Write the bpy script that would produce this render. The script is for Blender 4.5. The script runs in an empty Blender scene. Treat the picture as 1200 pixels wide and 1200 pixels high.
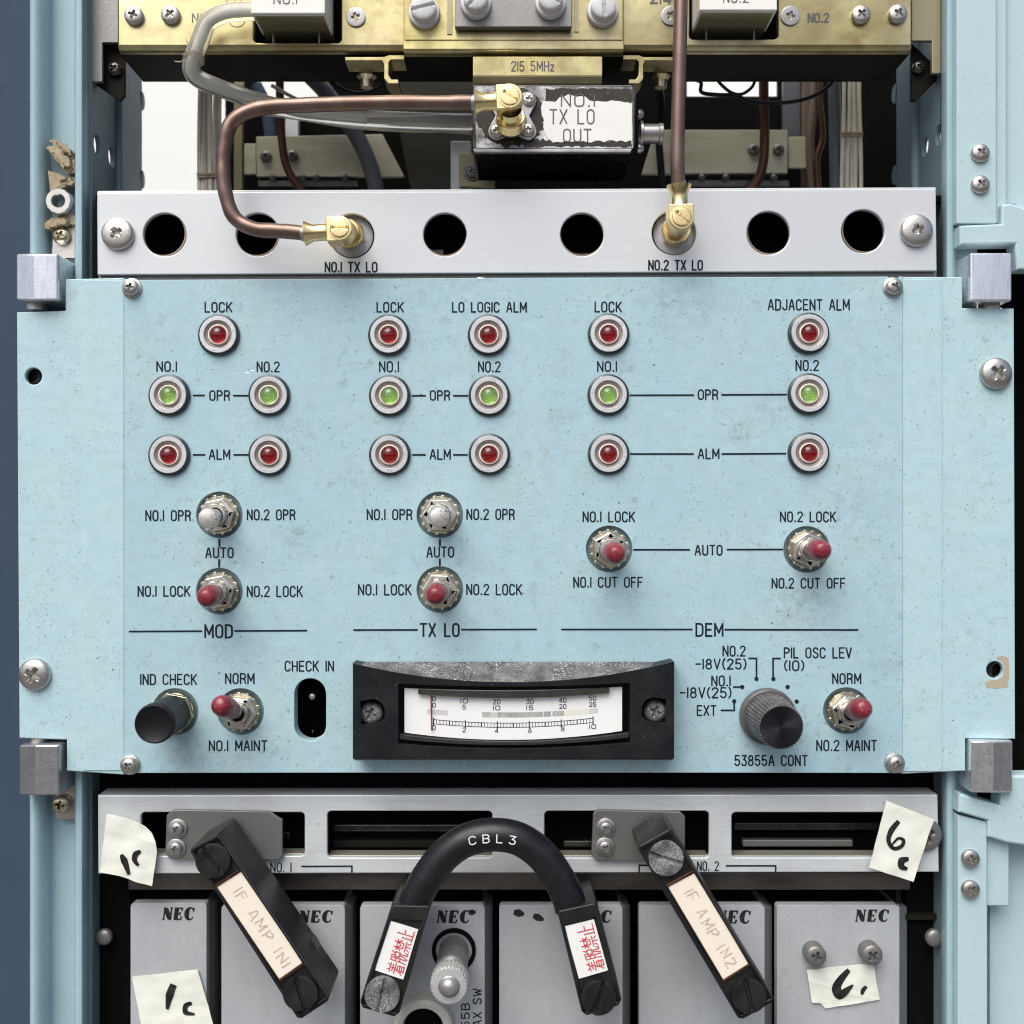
import bpy, bmesh, math, random
from mathutils import Vector, Matrix
from mathutils.geometry import tessellate_polygon

R = math.radians
random.seed(7)
sc = bpy.context.scene
col = sc.collection
S = 0.00025          # metres per unit: one unit is a quarter millimetre on the front panel
D = 1290.0           # camera distance to the front panel, in the same units

# ---------------------------------------------------------------- camera
cam_d = bpy.data.cameras.new('camera')
cam = bpy.data.objects.new('camera', cam_d)
col.objects.link(cam)
cam.location = (0, -D * S, 0)
cam.rotation_euler = (R(90), 0, 0)
cam_d.sensor_width = 36
cam_d.lens = 36 * D / 1200
cam_d.clip_start = 0.01
cam_d.clip_end = 200
cam_d.dof.use_dof = True
cam_d.dof.focus_distance = (D - 4) * S
cam_d.dof.aperture_fstop = 12
sc.camera = cam

# ---------------------------------------------------------------- sky, sun, exposure
w = bpy.data.worlds.new('World'); sc.world = w; w.use_nodes = True
nt = w.node_tree
sky = nt.nodes.new('ShaderNodeTexSky'); sky.sky_type = 'NISHITA'
sky.sun_disc = False
SUN_EL, SUN_AZ = 54, 24          # degrees; azimuth measured from straight in front of the rack towards its left
sky.sun_elevation = R(SUN_EL); sky.sun_rotation = R(180 + SUN_AZ)
sky.air_density = 0.7; sky.dust_density = 4.0; sky.ozone_density = 0.6
bg = nt.nodes['Background']; bg.inputs['Strength'].default_value = 0.085
nt.links.new(sky.outputs[0], bg.inputs[0])
sun_d = bpy.data.lights.new('sun', 'SUN'); sun_d.energy = 1.5; sun_d.angle = R(52); sun_d.color = (0.97, 1.0, 0.95)
sun = bpy.data.objects.new('sun', sun_d); col.objects.link(sun)
sd = Vector((math.sin(R(-SUN_AZ)) * math.cos(R(SUN_EL)), -math.cos(R(SUN_AZ)) * math.cos(R(SUN_EL)), math.sin(R(SUN_EL))))
sun.rotation_euler = sd.to_track_quat('Z', 'Y').to_euler()
sun.location = sd * 3
vs = sc.view_settings
vs.view_transform = 'Standard'; vs.look = 'None'; vs.gamma = 1; vs.use_curve_mapping = False
vs.exposure = 0.95
sc.cycles.filter_width = 1.1

# ---------------------------------------------------------------- materials
def mat(name, c, rough=.5, metal=0.0, speck=None, blotch=None, bump=None, coat=0, trans=0, sub=0, spec=.5, streak=None, aniso=0, ior=1.45, tint2=None):
    """speck=(colour, scale, threshold 0..1, strength); blotch=(colour, scale, strength); bump=(scale, strength)"""
    m = bpy.data.materials.new(name); m.use_nodes = True
    n = m.node_tree.nodes; l = m.node_tree.links; b = n['Principled BSDF']
    b.inputs['Roughness'].default_value = rough; b.inputs['Metallic'].default_value = metal
    b.inputs['Coat Weight'].default_value = coat; b.inputs['Transmission Weight'].default_value = trans
    b.inputs['Subsurface Weight'].default_value = sub; b.inputs['Specular IOR Level'].default_value = spec
    b.inputs['IOR'].default_value = ior
    if sub: b.inputs['Subsurface Scale'].default_value = 0.002
    if aniso: b.inputs['Anisotropic'].default_value = aniso; tg = n.new('ShaderNodeTangent'); tg.direction_type = 'RADIAL'; tg.axis = 'Y'; l.new(tg.outputs[0], b.inputs['Tangent'])
    tc = n.new('ShaderNodeTexCoord')
    rgb = n.new('ShaderNodeRGB'); rgb.outputs[0].default_value = (*c, 1)
    cur = rgb.outputs[0]
    def noise(scale, detail=4, rgh=.6, stretch=None):
        t = n.new('ShaderNodeTexNoise'); t.inputs['Scale'].default_value = scale
        t.inputs['Detail'].default_value = detail; t.inputs['Roughness'].default_value = rgh
        if stretch:
            mp = n.new('ShaderNodeMapping'); mp.inputs['Scale'].default_value = stretch
            l.new(tc.outputs['Object'], mp.inputs[0]); l.new(mp.outputs[0], t.inputs['Vector'])
        else:
            l.new(tc.outputs['Object'], t.inputs['Vector'])
        return t.outputs['Fac']
    def mix(fac, strength, c2):
        nonlocal cur
        mu = n.new('ShaderNodeMath'); mu.operation = 'MULTIPLY'; mu.inputs[1].default_value = strength
        l.new(fac, mu.inputs[0])
        mx = n.new('ShaderNodeMix'); mx.data_type = 'RGBA'
        l.new(mu.outputs[0], mx.inputs['Factor']); l.new(cur, mx.inputs['A']); mx.inputs['B'].default_value = (*c2, 1)
        cur = mx.outputs['Result']
    def ramp(fac, a, bb):
        mr = n.new('ShaderNodeMapRange'); mr.inputs['From Min'].default_value = a; mr.inputs['From Max'].default_value = bb
        l.new(fac, mr.inputs['Value']); return mr.outputs[0]
    for bl in (blotch if isinstance(blotch, list) else [blotch] if blotch else []):
        c2, s, st = bl[:3]; mix(ramp(noise(s, 5, .6), .42, .68), st, c2)
    if streak:
        c2, s, st, stretch = streak; mix(ramp(noise(s, 3, .6, stretch), .45, .7), st, c2)
    for sp in (speck if isinstance(speck, list) else [speck] if speck else []):
        c2, s, th, st = sp
        a = ramp(noise(s, 2, .5), th, th + .06)
        g = ramp(noise(s * .07, 3, .5), .38, .62)
        mu = n.new('ShaderNodeMath'); mu.operation = 'MULTIPLY'; l.new(a, mu.inputs[0]); l.new(g, mu.inputs[1])
        mix(mu.outputs[0], st, c2)
    l.new(cur, b.inputs['Base Color'])
    if bump:
        bn = n.new('ShaderNodeBump'); bn.inputs['Strength'].default_value = bump[1]; bn.inputs['Distance'].default_value = 0.0002
        l.new(noise(bump[0], 4, .6), bn.inputs['Height']); l.new(bn.outputs[0], b.inputs['Normal'])
    if rough < .95 and not trans:
        mr = n.new('ShaderNodeMapRange'); mr.inputs['To Min'].default_value = max(.04, rough - .1); mr.inputs['To Max'].default_value = rough + .14
        l.new(noise(420, 4, .65), mr.inputs['Value']); l.new(mr.outputs[0], b.inputs['Roughness'])
    return m

M = {}
DK = (.08, .10, .10)
M['paint'] = mat('light_blue_paint', (.375, .548, .622), .48,
    speck=[((.10, .13, .13), 1500, .615, .6), ((.14, .18, .18), 560, .63, .45), ((.16, .21, .20), 230, .62, .28), ((.06, .07, .07), 900, .70, .8)],
    blotch=[((.45, .59, .60), 40, .55), ((.28, .42, .47), 240, .34), ((.32, .50, .58), 16, .5), ((.38, .48, .45), 120, .22)], streak=((.34, .47, .49), 300, .30, (.35, 1, 1.6)), bump=(1800, .10))
M['ear_paint'] = mat('pale_blue_paint', (.425, .60, .655), .48,
    speck=[((.12, .15, .15), 1500, .625, .55), ((.20, .24, .22), 560, .65, .4), ((.20, .25, .23), 230, .63, .25)],
    blotch=[((.47, .61, .61), 70, .5), ((.32, .47, .50), 240, .3)], streak=((.36, .49, .50), 300, .3, (.35, 1, 1.6)), bump=(1800, .10))
M['rack_paint'] = mat('rack_blue_paint', (.33, .465, .515), .36,
    speck=[((.10, .14, .14), 1400, .65, .5), ((.6, .7, .7), 700, .69, .3)], blotch=[((.27, .395, .43), 90, .45)], bump=(1500, .12))
M['door_paint'] = mat('door_blue_paint', (.43, .57, .605), .42,
    speck=[((.10, .14, .14), 1400, .66, .5)], blotch=[((.40, .55, .57), 90, .4)], bump=(1500, .12))
M['inner_shade_paint'] = mat('shaded_blue_paint', (.15, .22, .25), .5, blotch=[((.12, .17, .19), 70, .5)], bump=(1500, .1))  # rack blue darkened, the shade inside the rack put into the colour
M['silver'] = mat('satin_silver', (.60, .62, .63), .36, .25, speck=[((.35, .34, .33), 1500, .69, .5)],
    blotch=[((.60, .60, .64), 80, .35)], streak=((.58, .58, .61), 500, .25, (.1, 1, 2)))
M['silver_low'] = mat('dusty_silver', (.64, .675, .69), .38, .2, speck=[((.25, .24, .23), 1300, .68, .6)],
    blotch=[((.46, .46, .48), 70, .45)], streak=((.45, .45, .47), 500, .3, (.1, 1, 2)))
M['module'] = mat('grey_hammer_paint', (.435, .455, .475), .42, .1, speck=[((.60, .61, .62), 1500, .63, .5), ((.12, .12, .12), 1000, .67, .5), ((.24, .245, .25), 260, .63, .35)], streak=((.34, .35, .37), 260, .3, (1, 1, .2)),
    blotch=[((.33, .34, .36), 60, .4)], bump=(2200, .18))
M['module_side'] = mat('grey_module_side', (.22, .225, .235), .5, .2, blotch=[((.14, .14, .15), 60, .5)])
M['well'] = mat('shaded_well_paint', (.20, .275, .30), .5, blotch=[((.10, .12, .12), 240, .7)])  # panel blue darkened, the shade of the switch holes put into it
M['nickel'] = mat('worn_nickel', (.80, .78, .73), .3, 1, speck=[((.16, .13, .10), 1500, .62, .7)], blotch=[((.42, .38, .31), 260, .5)])
M['brassy'] = mat('yellowed_nickel', (.62, .56, .40), .3, 1, speck=[((.16, .12, .07), 1500, .62, .7)], blotch=[((.40, .34, .22), 260, .5)])
M['steel'] = mat('screw_steel', (.54, .52, .49), .38, 1, speck=[((.22, .19, .16), 1300, .64, .6), ((.85, .85, .83), 1500, .66, .5)], blotch=[((.44, .41, .37), 260, .45)])
M['alu'] = mat('cut_aluminium', (.80, .81, .83), .26, .85, speck=[((.45, .44, .45), 1500, .62, .6)], streak=((.55, .56, .62), 900, .5, (1, 1, .12)), bump=(1500, .2))
M['alu_dull'] = mat('dull_aluminium', (.50, .50, .52), .32, .85, speck=[((.7, .7, .72), 1500, .60, .6), ((.2, .2, .2), 1300, .64, .6)], bump=(1600, .3))
M['gold'] = mat('yellow_chromate', (.50, .435, .19), .34, .9, speck=[((.20, .15, .07), 1200, .66, .75), ((.3, .22, .1), 2000, .64, .6)],
    blotch=[((.55, .43, .34), 55, .55), ((.50, .56, .33), 45, .55), ((.20, .155, .06), 150, .6), ((.70, .65, .42), 24, .6), ((.22, .175, .07), 38, .55), ((.30, .19, .10), 90, .4)])
M['gold_dim'] = mat('dull_chromate', (.30, .27, .16), .42, .6, speck=[((.15, .11, .06), 1200, .66, .7)], blotch=[((.36, .33, .22), 60, .4)])
M['brass'] = mat('gold_plating', (.92, .74, .38), .26, 1, speck=[((.36, .22, .08), 1500, .68, .5)], blotch=[((.80, .62, .30), 200, .4)])
M['copper'] = mat('browned_copper', (.23, .155, .13), .36, .8, blotch=[((.125, .072, .055), 120, .6)], speck=[((.30, .19, .14), 1200, .66, .4)])
M['copper_dark'] = mat('dark_copper', (.13, .065, .045), .4, .8)
M['black'] = mat('black_plastic', (.009, .010, .012), .42, spec=.22, speck=[((.5, .5, .5), 1500, .72, .7)], blotch=[((.03, .03, .032), 120, .5)])
M['strap_black'] = mat('black_moulding', (.009, .009, .010), .34, spec=.4, streak=((.03, .028, .026), 260, .5, (1, 1, .25)), speck=[((.25, .24, .23), 1500, .73, .6)], blotch=[((.026, .025, .024), 140, .6)], bump=(1300, .1))
M['rubber'] = mat('black_rubber', (.008, .0085, .011), .34, spec=.4, blotch=[((.020, .020, .022), 200, .5)], speck=[((.4, .4, .4), 1200, .735, .6)], bump=(1500, .08))
M['dusty'] = mat('dusty_black', (.05, .05, .05), .8, speck=[((.42, .42, .41), 2300, .50, .75), ((.30, .30, .29), 3600, .48, .6)], blotch=[((.2, .2, .2), 220, .6)])
M['ledge'] = mat('dust_layer', (.07, .07, .07), .85, speck=[((.6, .6, .6), 1900, .55, .7), ((.03, .03, .03), 1500, .60, .6)], blotch=[((.2, .2, .2), 180, .8)], bump=(1500, .4))
M['knob'] = mat('knob_black', (.010, .010, .013), .28, spec=.4)
M['knurl'] = mat('worn_knurl', (.075, .07, .066), .55, blotch=[((.16, .15, .14), 500, .8)], speck=[((.40, .38, .36), 1500, .60, .6)])
M['dark'] = mat('interior_shade', (.004, .004, .0035), .8, spec=.05)  # near-black colour standing in for the shade inside the rack
M['darkmetal'] = mat('shaded_dark_metal', (.014, .0125, .010), .6, spec=.1)  # dark metal; shade under the chassis is put into this colour
M['bronze'] = mat('bronzed_rail', (.17, .155, .14), .32, .85, streak=((.06, .05, .045), 160, .7, (.25, 1, 1)), speck=[((.4, .4, .4), 1300, .68, .5)])
M['sleeve'] = mat('dark_sleeve', (.045, .058, .06), .28, .4, speck=[((.5, .52, .5), 1500, .66, .7)])
M['face'] = mat('white_ring', (.62, .62, .64), .4, .3, speck=[((.22, .22, .22), 1500, .62, .7)], blotch=[((.48, .48, .50), 500, .5)])
M['cup'] = mat('grey_cup', (.30, .27, .25), .5, .3, speck=[((.10, .09, .08), 1500, .60, .6)])
M['cream_ring'] = mat('cream_ring', (.85, .74, .66), .4)
M['lens_red'] = mat('red_lens', (.52, .035, .055), .18, coat=.35, trans=.92, ior=1.45)
M['lens_green'] = mat('green_lens', (.60, .86, .38), .18, coat=.35, trans=.92, ior=1.45)
M['redcap'] = mat('red_sleeve', (.20, .014, .026), .3, coat=.2, blotch=[((.30, .05, .065), 220, .5), ((.11, .01, .018), 300, .6)], speck=[((.70, .45, .45), 1300, .65, .6)])
M['ink'] = mat('black_ink', (.010, .018, .026), .6, spec=.2)
M['ink_grey'] = mat('grey_ink', (.10, .10, .105), .5)
M['pencil'] = mat('faded_ink', (.46, .39, .32), .8, blotch=[((.72, .60, .50), 700, .8)])
M['white_ink'] = mat('white_ink', (.75, .75, .76), .6)
M['red_ink'] = mat('red_ink', (.55, .05, .07), .6)
M['marker'] = mat('marker_ink', (.010, .011, .012), .5, spec=.3, blotch=[((.05, .05, .05), 400, .45)])
M['paper'] = mat('cream_tape', (.77, .78, .70), .6, blotch=[((.66, .66, .57), 110, .5)], speck=[((.5, .48, .4), 900, .70, .5)], bump=(260, .5))
M['label_white'] = mat('label_white', (.80, .79, .77), .5, blotch=[((.70, .67, .62), 200, .4)])
M['label_tan'] = mat('label_tan', (.80, .72, .61), .6, speck=[((.35, .25, .18), 1500, .655, .5)], blotch=[((.85, .72, .60), 300, .5)], bump=(1400, .25))
M['scale'] = mat('scale_card', (.93, .93, .92), .5)
M['scale_grey'] = mat('scale_grey', (.38, .37, .36), .5, blotch=[((.6, .6, .58), 400, .7)])
M['scale_light'] = mat('scale_light', (.66, .65, .63), .5)
M['scale_cream'] = mat('scale_cream', (.84, .82, .70), .5)
M['white_box'] = mat('ivory_plastic', (.80, .79, .74), .4, speck=[((.4, .38, .3), 1300, .70, .4)])
M['worn_plate'] = mat('worn_tin', (.70, .70, .71), .3, .35, blotch=[((.03, .024, .02), 90, .97), ((.06, .045, .03), 300, .8)], speck=[((.03, .025, .02), 900, .60, .9)])
M['tin_dark'] = mat('dark_tin', (.07, .066, .06), .26, .85, blotch=[((.15, .14, .13), 120, .5)], speck=[((.5, .5, .48), 1400, .70, .6)])
M['dull_steel'] = mat('dull_steel_plate', (.23, .225, .215), .45, .7, speck=[((.62, .62, .6), 1300, .64, .5), ((.14, .13, .12), 1300, .66, .5)], blotch=[((.25, .245, .235), 90, .5)], bump=(1600, .2))
M['flange'] = mat('grey_flange', (.42, .41, .41), .36, .7, blotch=[((.2, .18, .17), 200, .5)])
M['knob_white'] = mat('greyed_nylon', (.62, .61, .62), .42, speck=[((.2, .18, .15), 1300, .68, .5)], blotch=[((.48, .47, .47), 160, .4)])
M['wire_cream'] = mat('cream_wire', (.80, .74, .60), .5)
M['wire_grey'] = mat('grey_wire', (.58, .52, .48), .5)
M['cable_grey'] = mat('slate_cable', (.10, .105, .125), .45)
M['tube_clear'] = mat('clear_tube', (.98, .97, .91), .2, trans=.8, coat=.2, ior=1.38)
M['foam'] = mat('torn_foam', (.36, .29, .19), .9, blotch=[((.55, .48, .35), 300, .7)], speck=[((.1, .08, .05), 1300, .62, .6)], bump=(900, .7))
M['navy'] = mat('navy_wall_paint', (.033, .056, .096), .8, blotch=[((.048, .072, .12), 12, .5)])
M['white_wall'] = mat('white_wall_paint', (.90, .89, .86), .8)
M['floor'] = mat('unseen_floor_grey', (.15, .148, .145), .85, blotch=[((.10, .10, .10), 3, .5)])  # unseen floor, made dark for darker undersides and contrast in the metals
M['bare'] = mat('bare_primer', (.42, .36, .26), .7, blotch=[((.42, .36, .26), 300, .6)])
M['chip'] = mat('paint_chip', (.78, .83, .84), .6)
M['cream_seal'] = mat('cream_insulator', (.55, .54, .48), .45, speck=[((.2, .19, .17), 1200, .67, .5)])

def smudge(m, spots):
    """greasy hand marks and dirt with ragged outlines at fixed places on the plate: (x, y, radius, colour, strength)"""
    n = m.node_tree.nodes; l = m.node_tree.links; b = n['Principled BSDF']; cur = b.inputs['Base Color'].links[0].from_socket
    tc = n.new('ShaderNodeTexCoord'); nz = n.new('ShaderNodeTexNoise'); nz.inputs['Scale'].default_value = 330; nz.inputs['Detail'].default_value = 6; nz.inputs['Roughness'].default_value = .7
    l.new(tc.outputs['Object'], nz.inputs['Vector'])
    for x, y, r, c, st in spots:
        vd = n.new('ShaderNodeVectorMath'); vd.operation = 'DISTANCE'; vd.inputs[1].default_value = ((x - 600) * S, 0, (907 - y) * S)
        l.new(tc.outputs['Object'], vd.inputs[0])
        mr = n.new('ShaderNodeMapRange'); mr.inputs['From Min'].default_value = r * S; mr.inputs['From Max'].default_value = r * S * .2
        l.new(vd.outputs['Value'], mr.inputs['Value'])
        th = n.new('ShaderNodeMath'); th.operation = 'MULTIPLY'; l.new(mr.outputs[0], th.inputs[0])
        m2 = n.new('ShaderNodeMapRange'); m2.inputs['From Min'].default_value = .44; m2.inputs['From Max'].default_value = .64; l.new(nz.outputs['Fac'], m2.inputs['Value'])
        l.new(m2.outputs[0], th.inputs[1])
        t2 = n.new('ShaderNodeMath'); t2.operation = 'MULTIPLY'; t2.inputs[1].default_value = st * .55; l.new(th.outputs[0], t2.inputs[0])
        mx = n.new('ShaderNodeMix'); mx.data_type = 'RGBA'; l.new(t2.outputs[0], mx.inputs['Factor']); l.new(cur, mx.inputs['A']); mx.inputs['B'].default_value = (*c, 1); cur = mx.outputs['Result']
    l.new(cur, b.inputs['Base Color'])
GR = (.15, .19, .18); TN = (.30, .32, .24)
smudge(M['paint'], [(350, 628, 26, GR, .8), (735, 432, 16, GR, .9), (657, 492, 20, GR, .9), (634, 530, 22, TN, .7), (866, 508, 20, GR, .9), (930, 703, 46, GR, .7), (690, 547, 26, TN, .6), (255, 655, 48, GR, .5),
    (515, 650, 44, GR, .45), (257, 745, 60, GR, .4), (210, 880, 60, GR, .5), (285, 890, 40, TN, .5), (715, 690, 50, GR, .45), (950, 700, 60, TN, .45), (905, 480, 34, GR, .6), (600, 560, 70, TN, .35), (350, 500, 60, GR, .35),
    (780, 340, 70, GR, .5), (500, 335, 90, GR, .4), (300, 340, 70, TN, .4), (1000, 600, 60, GR, .45), (640, 880, 70, GR, .45), (830, 880, 50, TN, .45), (170, 420, 40, TN, .5), (420, 560, 40, GR, .4), (1030, 780, 50, GR, .4)])
def glass_mat():
    m = bpy.data.materials.new('clear_window'); m.use_nodes = True
    n = m.node_tree.nodes; l = m.node_tree.links; n.clear()
    out = n.new('ShaderNodeOutputMaterial'); t = n.new('ShaderNodeBsdfTransparent'); g = n.new('ShaderNodeBsdfGlossy')
    g.inputs['Roughness'].default_value = .08; t.inputs[0].default_value = (1, 1, 1, 1)
    mx = n.new('ShaderNodeMixShader'); mx.inputs[0].default_value = .045; l.new(t.outputs[0], mx.inputs[1]); l.new(g.outputs[0], mx.inputs[2])
    l.new(mx.outputs[0], out.inputs[0]); return m
M['glass'] = glass_mat()

# ---------------------------------------------------------------- mesh helpers
# coordinates: x right, y down, z away from the camera, in quarter millimetres; the front panel lies at z = 0
def W(p): return Vector(((p[0] - 600) * S, p[2] * S, (600 - p[1]) * S))
def J(x, y, z):
    """point at depth z seen at (x, y) on the front panel's plane"""
    k = (D + z) / D
    return (600 + (x - 600) * k, 600 + (y - 600) * k, z)
def JR(r, z): return r * (D + z) / D

class MB:
    def __init__(s): s.v = []; s.f = []
    def add(s, vs, fs):
        o = len(s.v); s.v += [tuple(p) for p in vs]; s.f += [tuple(i + o for i in f) for f in fs]; return s
    def grid(s, rings, closed=True, cap0=False, cap1=False):
        """rings: list of equal-length point lists"""
        m = len(rings[0]); vs = [p for r in rings for p in r]; fs = []
        for i in range(len(rings) - 1):
            for j in range(m if closed else m - 1):
                a = i * m + j; b = i * m + (j + 1) % m
                fs.append((a, b, b + m, a + m))
        if cap0: fs.append(tuple(range(m))[::-1])
        if cap1: fs.append(tuple((len(rings) - 1) * m + j for j in range(m)))
        return s.add(vs, fs)
    def prism(s, pts, zf, zb, holes=(), proj=True, ch=0):
        """extruded outline with holes; ch = size of a chamfer round every front edge"""
        loops = [list(pts)] + [list(h) for h in holes]
        L = [[J(x, y, zf)[:2] if proj else (x, y) for x, y in lp] for lp in loops]
        if ch:
            def off(lp, d):
                n = len(lp); A = sum(lp[i][0] * lp[(i + 1) % n][1] - lp[(i + 1) % n][0] * lp[i][1] for i in range(n)); sg = 1 if A > 0 else -1; o = []
                for i in range(n):
                    p, q, r = Vector(lp[i - 1]), Vector(lp[i]), Vector(lp[(i + 1) % n])
                    a = (q - p).normalized(); b = (r - q).normalized()
                    n1 = Vector((-a.y, a.x)) * sg; n2 = Vector((-b.y, b.x)) * sg; m = n1 + n2
                    m = m.normalized() if m.length > 1e-3 else n1
                    q2 = q + m * d / max(m.dot(n1), .5); o.append((q2.x, q2.y))
                return o
            L2 = [off(L[0], ch)] + [off(h, -ch) for h in L[1:]]
            L3 = [off(L[0], ch * .35)] + [off(h, -ch * .35) for h in L[1:]]
            fl = [p for lp in L2 for p in lp]; n = len(fl)
            tri = tessellate_polygon([[Vector((x, y, 0)) for x, y in lp] for lp in L2])
            fm = [p for lp in L3 for p in lp]; fo = [p for lp in L for p in lp]
            vs = [(x, y, zf) for x, y in fl] + [(x, y, zf + ch * .35) for x, y in fm] + [(x, y, zf + ch) for x, y in fo] + [(x, y, zb) for x, y in fo]
            fs = [tuple(t) for t in tri] + [tuple(i + 3 * n for i in t)[::-1] for t in tri]; o = 0
            for lp in L:
                m = len(lp)
                for i in range(m):
                    for k in range(3):
                        a = o + i + k * n; b = o + (i + 1) % m + k * n; fs.append((a, b, b + n, a + n))
                o += m
            return s.add(vs, fs)
        flat = [p for lp in L for p in lp]; n = len(flat)
        tri = tessellate_polygon([[Vector((x, y, 0)) for x, y in lp] for lp in L]) if (len(L) > 1 or len(flat) > 4) else [tuple(range(n))]
        vs = [(x, y, zf) for x, y in flat] + [(x, y, zb) for x, y in flat]
        fs = [tuple(t) for t in tri] + [tuple(i + n for i in t)[::-1] for t in tri]
        o = 0
        for lp in L:
            m = len(lp)
            for i in range(m):
                a = o + i; b = o + (i + 1) % m; fs.append((a, b, b + n, a + n))
            o += m
        return s.add(vs, fs)
    def box(s, x0, x1, y0, y1, zf, zb, proj=True):
        return s.prism([(x0, y0), (x1, y0), (x1, y1), (x0, y1)], zf, zb, proj=proj)
    def lathe(s, prof, c=(0, 0, 0), axis=(0, 0, -1), n=32, cap0=False, cap1=True, ribs=None):
        """prof: (radius, distance along axis)"""
        ax = Vector(axis).normalized()
        u = ax.orthogonal().normalized() if abs(ax.z) < .98 else Vector((1, 0, 0)) - ax * ax.x
        u.normalize(); v = ax.cross(u); c = Vector(c)
        rings = []
        for k, (r, h) in enumerate(prof):
            ring = []
            for j in range(n):
                t = 2 * math.pi * j / n
                rr = r * (1 - ribs[1] * (j % ribs[0] == 0)) if ribs and ribs[2] <= k <= ribs[3] else r
                ring.append(c + ax * h + (u * math.cos(t) + v * math.sin(t)) * rr)
            rings.append(ring)
        return s.grid(rings, True, cap0, cap1)
    def tube(s, path, r, n=14, caps=True):
        P = [Vector(p) for p in path]; rings = []
        rs = r if isinstance(r, (list, tuple)) else [r] * len(P)
        t = (P[1] - P[0]).normalized(); u = t.orthogonal().normalized()
        for i, p in enumerate(P):
            t = (P[min(i + 1, len(P) - 1)] - P[max(i - 1, 0)]).normalized()
            u = (u - t * u.dot(t)).normalized(); v = t.cross(u)
            rings.append([p + (u * math.cos(2 * math.pi * j / n) + v * math.sin(2 * math.pi * j / n)) * rs[i] for j in range(n)])
        return s.grid(rings, True, caps, caps)
    def ribbon(s, pts, wd, closed=False, ext=True):
        """flat stroke through 3-D points lying in a plane facing the camera"""
        P = [Vector(p) for p in pts]; n = len(P)
        ws = wd if isinstance(wd, (list, tuple)) else [wd] * n
        L = []; Rr = []
        for i in range(n):
            if closed: a, b = P[i - 1], P[(i + 1) % n]
            else: a, b = P[max(i - 1, 0)], P[min(i + 1, n - 1)]
            d1 = (P[i] - a); d2 = (b - P[i])
            d1 = d1.normalized() if d1.length > 1e-6 else d2.normalized(); d2 = d2.normalized() if d2.length > 1e-6 else d1
            n1 = Vector((-d1.y, d1.x, 0)); n2 = Vector((-d2.y, d2.x, 0)); m = n1 + n2
            m = m.normalized() if m.length > 1e-3 else n1
            k = min(1 / max(m.dot(n1), .35), 1.6); p = P[i].copy()
            if ext and not closed and i == 0: p -= d2 * ws[i] * .35
            if ext and not closed and i == n - 1: p += d1 * ws[i] * .35
            L.append(p + m * ws[i] / 2 * k); Rr.append(p - m * ws[i] / 2 * k)
        fs = [(i, (i + 1) % n, n + (i + 1) % n, n + i) for i in range(n if closed else n - 1)]
        return s.add(L + Rr, fs)
    def stroke(s, pts, wd, closed=False, ext=True):
        """ribbon broken at sharp corners, each run a hair above the one before"""
        P = [Vector(p) for p in pts]
        if closed:
            return s.ribbon(P, wd, True)
        run = [P[0]]; k = 0
        for i in range(1, len(P)):
            run.append(P[i])
            if i < len(P) - 1:
                a = P[i] - P[i - 1]; b = P[i + 1] - P[i]; a.z = b.z = 0
                if a.length > 1e-6 and b.length > 1e-6 and a.normalized().dot(b.normalized()) < .45:
                    s.ribbon([p - Vector((0, 0, .035 * k)) for p in run], wd, False, ext); k += 1; run = [P[i]]
        return s.ribbon([p - Vector((0, 0, .035 * k)) for p in run], wd, False, ext)
    def xf(s, fn): s.v = [tuple(fn(p)) for p in s.v]; return s

ORG = {}
def link(o, parent):
    col.objects.link(o)
    if parent: o.parent = parent
    return o
def thing(name, label, cat, at, group=None, kind=None):
    o = bpy.data.objects.new(name, None); o.empty_display_size = .005
    col.objects.link(o); o.location = W(at); ORG[o.name] = tuple(at)
    tag(o, label, cat, group, kind); return o
def tag(o, label=None, cat=None, group=None, kind=None):
    if label: o['label'] = label
    if cat: o['category'] = cat
    if group: o['group'] = group
    if kind: o['kind'] = kind
    return o
def obj(name, mb, m, parent=None, at=None, bevel=0, seg=2, ang=38, smooth=True, label=None):
    """one mesh object; `at` = its own origin (else its parent's)"""
    po = ORG[parent.name] if parent else (600, 600, 0)
    if at is None:
        at = po if parent else tuple(sum(p[i] for p in mb.v) / len(mb.v) for i in range(3))
    o0 = W(at)
    me = bpy.data.meshes.new(name)
    me.from_pydata([W(p) - o0 for p in mb.v], [], mb.f)
    bm = bmesh.new(); bm.from_mesh(me)
    bmesh.ops.recalc_face_normals(bm, faces=bm.faces); bm.to_mesh(me); bm.free()
    if smooth:
        me.polygons.foreach_set('use_smooth', [True] * len(me.polygons)); me.set_sharp_from_angle(angle=R(ang))
    me.materials.append(M[m] if isinstance(m, str) else m)
    o = bpy.data.objects.new(name, me); link(o, parent)
    o.location = o0 - W(po) if parent else o0
    ORG[o.name] = tuple(at)
    if bevel:
        b = o.modifiers.new('edge', 'BEVEL'); b.width = bevel * S; b.segments = seg; b.limit_method = 'ANGLE'; b.angle_limit = R(38); b.harden_normals = smooth
    if label: o['label'] = label
    return o
def dup(o, at, parent=None, rot=0):
    """copy of an object and everything under it, moved to `at`"""
    c = o.copy(); col.objects.link(c)
    po = ORG[parent.name] if parent else (600, 600, 0)
    c.parent = parent
    c.location = W(at) - W(po) if parent else W(at)
    ORG[c.name] = tuple(at)
    if rot: c.rotation_euler = (0, rot, 0)
    for ch in list(o.children):
        oc = ORG[ch.name]; oo = ORG[o.name]
        dup(ch, tuple(at[i] + oc[i] - oo[i] for i in range(3)), c)
    return c
def circle(x, y, r, n=40): return [(x + r * math.cos(2 * math.pi * i / n), y + r * math.sin(2 * math.pi * i / n)) for i in range(n)]
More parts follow.
